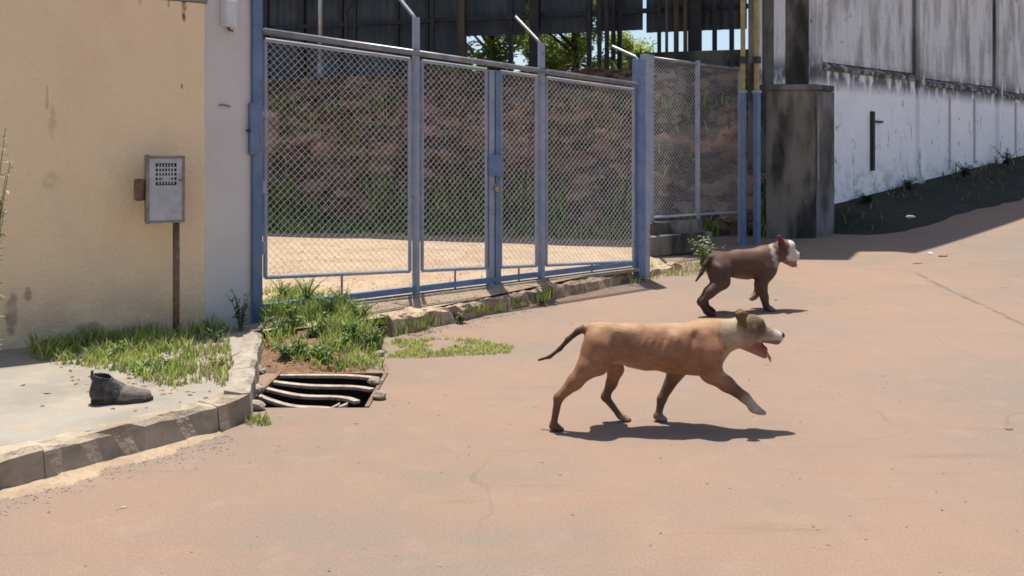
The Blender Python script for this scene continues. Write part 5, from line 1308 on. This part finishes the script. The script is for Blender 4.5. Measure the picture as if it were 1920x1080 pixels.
# ---- brown dog standing further back
CHOC = (0.112, 0.060, 0.043); CHOC_L = (0.160, 0.092, 0.068); CHOC_D = (0.058, 0.033, 0.026); WH2 = (0.60, 0.54, 0.46)
def far_dog():
    def q(px, py, lat=0.0): return np.array(D(px, py, 7.50 + (px - 1335) * 0.0020 + lat))
    P = []
    P.append((s_cone(q(1424, 497), q(1386, 494), 0.128, 0.114, 0.86), 0.05, CHOC))
    P.append((s_cone(q(1386, 494), q(1348, 494), 0.112, 0.098, 0.86), 0.06, CHOC))
    P.append((s_ell(q(1344, 494), (0.092, 0.098, 0.098)), 0.05, CHOC))
    P.append((s_ell(q(1436, 499), (0.102, 0.115, 0.125)), 0.05, CHOC))
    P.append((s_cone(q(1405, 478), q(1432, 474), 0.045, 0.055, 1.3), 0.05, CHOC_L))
    P.append((s_cone(q(1378, 510), q(1400, 514), 0.04, 0.045, 1.3), 0.04, (0.26, 0.17, 0.13)))
    P.append((s_cone(q(1434, 484), q(1463, 470), 0.105, 0.085, 0.88), 0.05, CHOC))
    # head a little turned to the camera
    hd = -0.03
    BR = (0.14, 0.062, 0.042)
    P.append((s_ell(q(1472, 464, hd), (0.080, 0.082, 0.072)), 0.035, BR))
    for s_ in (-1, 1):
        P.append((s_ell(q(1471 - 2 * s_, 475, hd + 0.048 * s_), (0.055, 0.042, 0.050)), 0.03, BR))
        e0 = q(1465, 453, hd + 0.055 * s_); e1 = q(1461, 445, hd + 0.076 * s_); e2 = q(1462, 441, hd + 0.090 * s_)
        P.append((s_cone(e0, e1, 0.030, 0.022), 0.02, (0.12, 0.045, 0.032))); P.append((s_cone(e1, e2, 0.022, 0.008), 0.012, (0.12, 0.045, 0.032)))
        P.append((s_cone(q(1481, 479, hd - 0.02 + 0.022 * s_), q(1490, 483, hd - 0.04 + 0.018 * s_), 0.038, 0.034), 0.02, WH2))
    P.append((s_cone(q(1478, 470, hd - 0.015), q(1490, 478, hd - 0.04), 0.056, 0.043), 0.025, WH2))
    P.append((s_ell(q(1481, 459, hd - 0.02), (0.045, 0.05, 0.040)), 0.02, WH2))
    P.append((s_cone(q(1473, 486, hd - 0.02), q(1487, 496, hd - 0.045), 0.042, 0.028), 0.015, (0.30, 0.17, 0.13)))
    P.append((s_cone(q(1478, 485, hd - 0.03), q(1488, 491, hd - 0.045), 0.028, 0.026, 1.0), 0.010, (0.34, 0.09, 0.085)))
    def leg(pts, cols, k=0.04):
        for (a, ra), (b, rb), c in zip(pts[:-1], pts[1:], cols): P.append((s_cone(a, b, ra, rb), k, c)); k = 0.022
    n, f = -0.10, 0.10
    P.append((s_ell(q(1346, 508, -0.06), (0.095, 0.058, 0.125)), 0.05, CHOC))
    leg([(q(1350, 505, -0.07), 0.09), (q(1353, 527, n), 0.072), (q(1330, 548, n), 0.050), (q(1314, 566, n), 0.032), (q(1325, 585, n), 0.026)], [CHOC, CHOC, CHOC, CHOC_D])
    c = q(1327, 588, n); c[2] = 0.034; paw(P, c, -0.1, 0.066, CHOC_D, 0.027, 1.3)
    P.append((s_cone(q(1324, 584, n), c, 0.023, 0.026), 0.012, CHOC_D))
    leg([(q(1352, 502, 0.07), 0.085), (q(1354, 527, f), 0.055), (q(1338, 545, f), 0.038), (q(1322, 560, f), 0.027), (q(1326, 576, f), 0.022)], [CHOC, CHOC, CHOC_D, CHOC_D])
    c = q(1327, 578, f); c[2] = 0.034; paw(P, c, -0.1, 0.066, CHOC_D, 0.027, 1.3)
    P.append((s_cone(q(1326, 574, f), c, 0.022, 0.026), 0.012, CHOC_D))
    P.append((s_ell(q(1436, 506, -0.075), (0.07, 0.05, 0.105)), 0.04, CHOC))
    leg([(q(1436, 508, -0.085), 0.068), (q(1427, 532, n), 0.054), (q(1433, 557, n), 0.036), (q(1436, 573, n), 0.031)], [CHOC, CHOC, CHOC])
    c = q(1438, 577, n); c[2] = 0.035; paw(P, c, -0.05, 0.072, (0.14, 0.085, 0.065), 0.03, 1.4)
    P.append((s_cone(q(1436, 572, n), c, 0.027, 0.028), 0.012, CHOC))
    leg([(q(1430, 508, 0.08), 0.065), (q(1424, 534, f), 0.045), (q(1420, 549, f), 0.031), (q(1414, 556, f), 0.027), (q(1409, 560, f), 0.024)], [CHOC, CHOC, CHOC, (0.40, 0.30, 0.25)])
    T = [(1340, 480, 0.034), (1331, 484, 0.028), (1322, 496, 0.022), (1315, 512, 0.018), (1305, 527, 0.011)]
    for i in range(len(T) - 1):
        a, b = T[i], T[i + 1]; P.append((s_cone(q(a[0], a[1], -0.02 - 0.01 * i), q(b[0], b[1], -0.03 - 0.01 * i), a[2], b[2]), 0.02 if i == 0 else 0.012, CHOC_D))
    root = thing('dog', (q(1385, 580)[0], 7.6, 0.0), 'chocolate brown dog with white face and collar patch, standing further back', 'dog')
    def post(V, C):
        px = CX + FPX * V[:, 0] / V[:, 1]; py = HY + FPX * (CAM_H - V[:, 2]) / V[:, 1]
        w = np.clip(1.35 - np.abs(px - 1449 - (py - 470) * 0.30 - 1.5 * np.sin(py * 0.5)) / (4.5 + 0.03 * (py - 470)), 0, 1) * np.clip((506 - py) / 10, 0, 1)
        w = w ** 0.8; C = C * (1 - 0.75 * w[:, None]) + np.array((0.46, 0.39, 0.33)) * 0.75 * w[:, None]
        w = np.clip((px - 1477 + (py - 462) * 0.10 + 2.2 * np.sin(py * 0.42)) / 4, 0, 1) * np.clip((490 - py) / 3, 0, 1)
        C = C * (1 - w[:, None]) + np.array(WH2) * w[:, None]
        w = np.exp(-((px - 1475) / 5) ** 2 - ((py - 467) / 6) ** 2) * 0.8
        C = C * (1 - w[:, None]) + np.array((0.07, 0.04, 0.028)) * w[:, None]
        w = np.exp(-((px - 1346 - (py - 496) * 0.9) / 6) ** 2 - ((py - 496) / 6) ** 2) * (V[:, 1] < 7.5)
        C = C * (1 - 0.65 * w[:, None]) + np.array((0.42, 0.30, 0.25)) * 0.65 * w[:, None]
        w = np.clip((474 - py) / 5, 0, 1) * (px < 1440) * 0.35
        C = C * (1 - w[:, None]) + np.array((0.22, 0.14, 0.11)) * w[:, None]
        w = (py > 570) * (px > 1443) * 0.5
        return C * (1 - w[:, None]) + np.array((0.30, 0.22, 0.18)) * w[:, None]
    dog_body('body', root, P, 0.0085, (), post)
    link_mesh('eye', ball(q(1478, 465, hd - 0.080), 0.014), M['eye'], root)
    link_mesh('nose', ball(q(1499, 477, hd - 0.055), 0.022, (0.9, 1.1, 0.85)), M['nose'], root)
    bar([q(1482, 487, hd - 0.04), q(1490, 491, hd - 0.055), q(1493, 497, hd - 0.06), q(1493, 502, hd - 0.06)], 0.024, 0.007).build('tongue', M['tongue'], root, bevel=0.006, smooth=True)
far_dog()

# ---- worn work boot on the pavement
def boot():
    bz = 0.136; o = W(162, 762, bz); f = np.array([0.985, 0.17, 0]); l = np.array([-0.17, 0.985, 0])
    def q(x, y, z): return np.array(o) + f * x + l * y + np.array([0, 0, z])
    R = np.array([f, l, [0, 0, 1]]).T
    P = [(s_ell(q(0.062, 0.05, 0.055), (0.058, 0.044, 0.055), R), 0.03, (1, 0, 0)),
         (s_cone(q(0.060, 0.05, 0.06), q(0.060, 0.05, 0.128), 0.050, 0.047), 0.03, (1, 0, 0)),
         (s_cone(q(0.09, 0.05, 0.05), q(0.18, 0.05, 0.036), 0.046, 0.038), 0.03, (1, 0, 0)),
         (s_cone(q(0.18, 0.05, 0.036), q(0.262, 0.055, 0.028), 0.038, 0.032, 1.25), 0.03, (0, 0, 0)),
         (s_cone(q(0.110, 0.05, 0.10), q(0.15, 0.05, 0.076), 0.020, 0.022), 0.02, (1, 0, 0))]
    cuts = [(s_cone(q(0.062, 0.05, 0.075), q(0.068, 0.05, 0.24), 0.036, 0.047), 0.006), (s_ell(q(0.15, 0.05, -0.085), (0.4, 0.4, 0.1), R), 0.005)]
    V, Q, C = surface(P, 0.0045, cuts)
    t = thing('boot', (q(0.14, 0.05, 0)[0], q(0.14, 0.05, 0)[1], bz), 'worn dark work boot lying on the pavement before the grass', 'boot')
    me = np_mesh('upper', V, Q.ravel(), np.full(len(Q), 4), smooth=True)
    # shaft leather and dusty vamp as two materials of one upper
    cx_ = V[Q].mean(1); along = (cx_ - np.array(o)) @ f
    me.materials.append(M['leather']); me.materials.append(M['leather_toe'])
    me.polygons.foreach_set('material_index', (along + 0.35 * (0.08 - cx_[:, 2] + bz) > 0.165).astype(np.int32)); 
    link_mesh('upper', me, None, t)
    prof = [(0.005, 0.05), (0.02, 0.012), (0.07, 0.003), (0.12, 0.012), (0.17, 0.006), (0.24, 0.008), (0.29, 0.03), (0.305, 0.058), (0.29, 0.088), (0.24, 0.1), (0.17, 0.096), (0.12, 0.09), (0.07, 0.096), (0.02, 0.088)]
    n = len(prof); vs = [q(x, y, 0.0) for x, y in prof] + [q(x, y, 0.021) for x, y in prof]
    MB().add(vs, [tuple(range(n - 1, -1, -1)), tuple(range(n, 2 * n))] + [(i, (i + 1) % n, (i + 1) % n + n, i + n) for i in range(n)]).build('sole', M['rubber'], t, bevel=0.003)
    for k in range(4):
        x = 0.13 + 0.024 * k; z = 0.096 - 0.009 * k
        MB().tube([q(x, 0.022, z - 0.012), q(x + 0.006, 0.05, z + 0.004), q(x - 0.004, 0.078, z - 0.012)], 0.0032, 6).build('lace', M['lace'], t)
    MB().box(q(0.012, 0.05, 0.145), (0.004, 0.012, 0.022), (Vector(f), Vector(l), UP)).build('pull_tab', M['leather'], t, bevel=0.001)
boot()
print('objects', len(bpy.data.objects), 'tris', sum(len(o.data.polygons) for o in bpy.data.objects if o.type == 'MESH'))
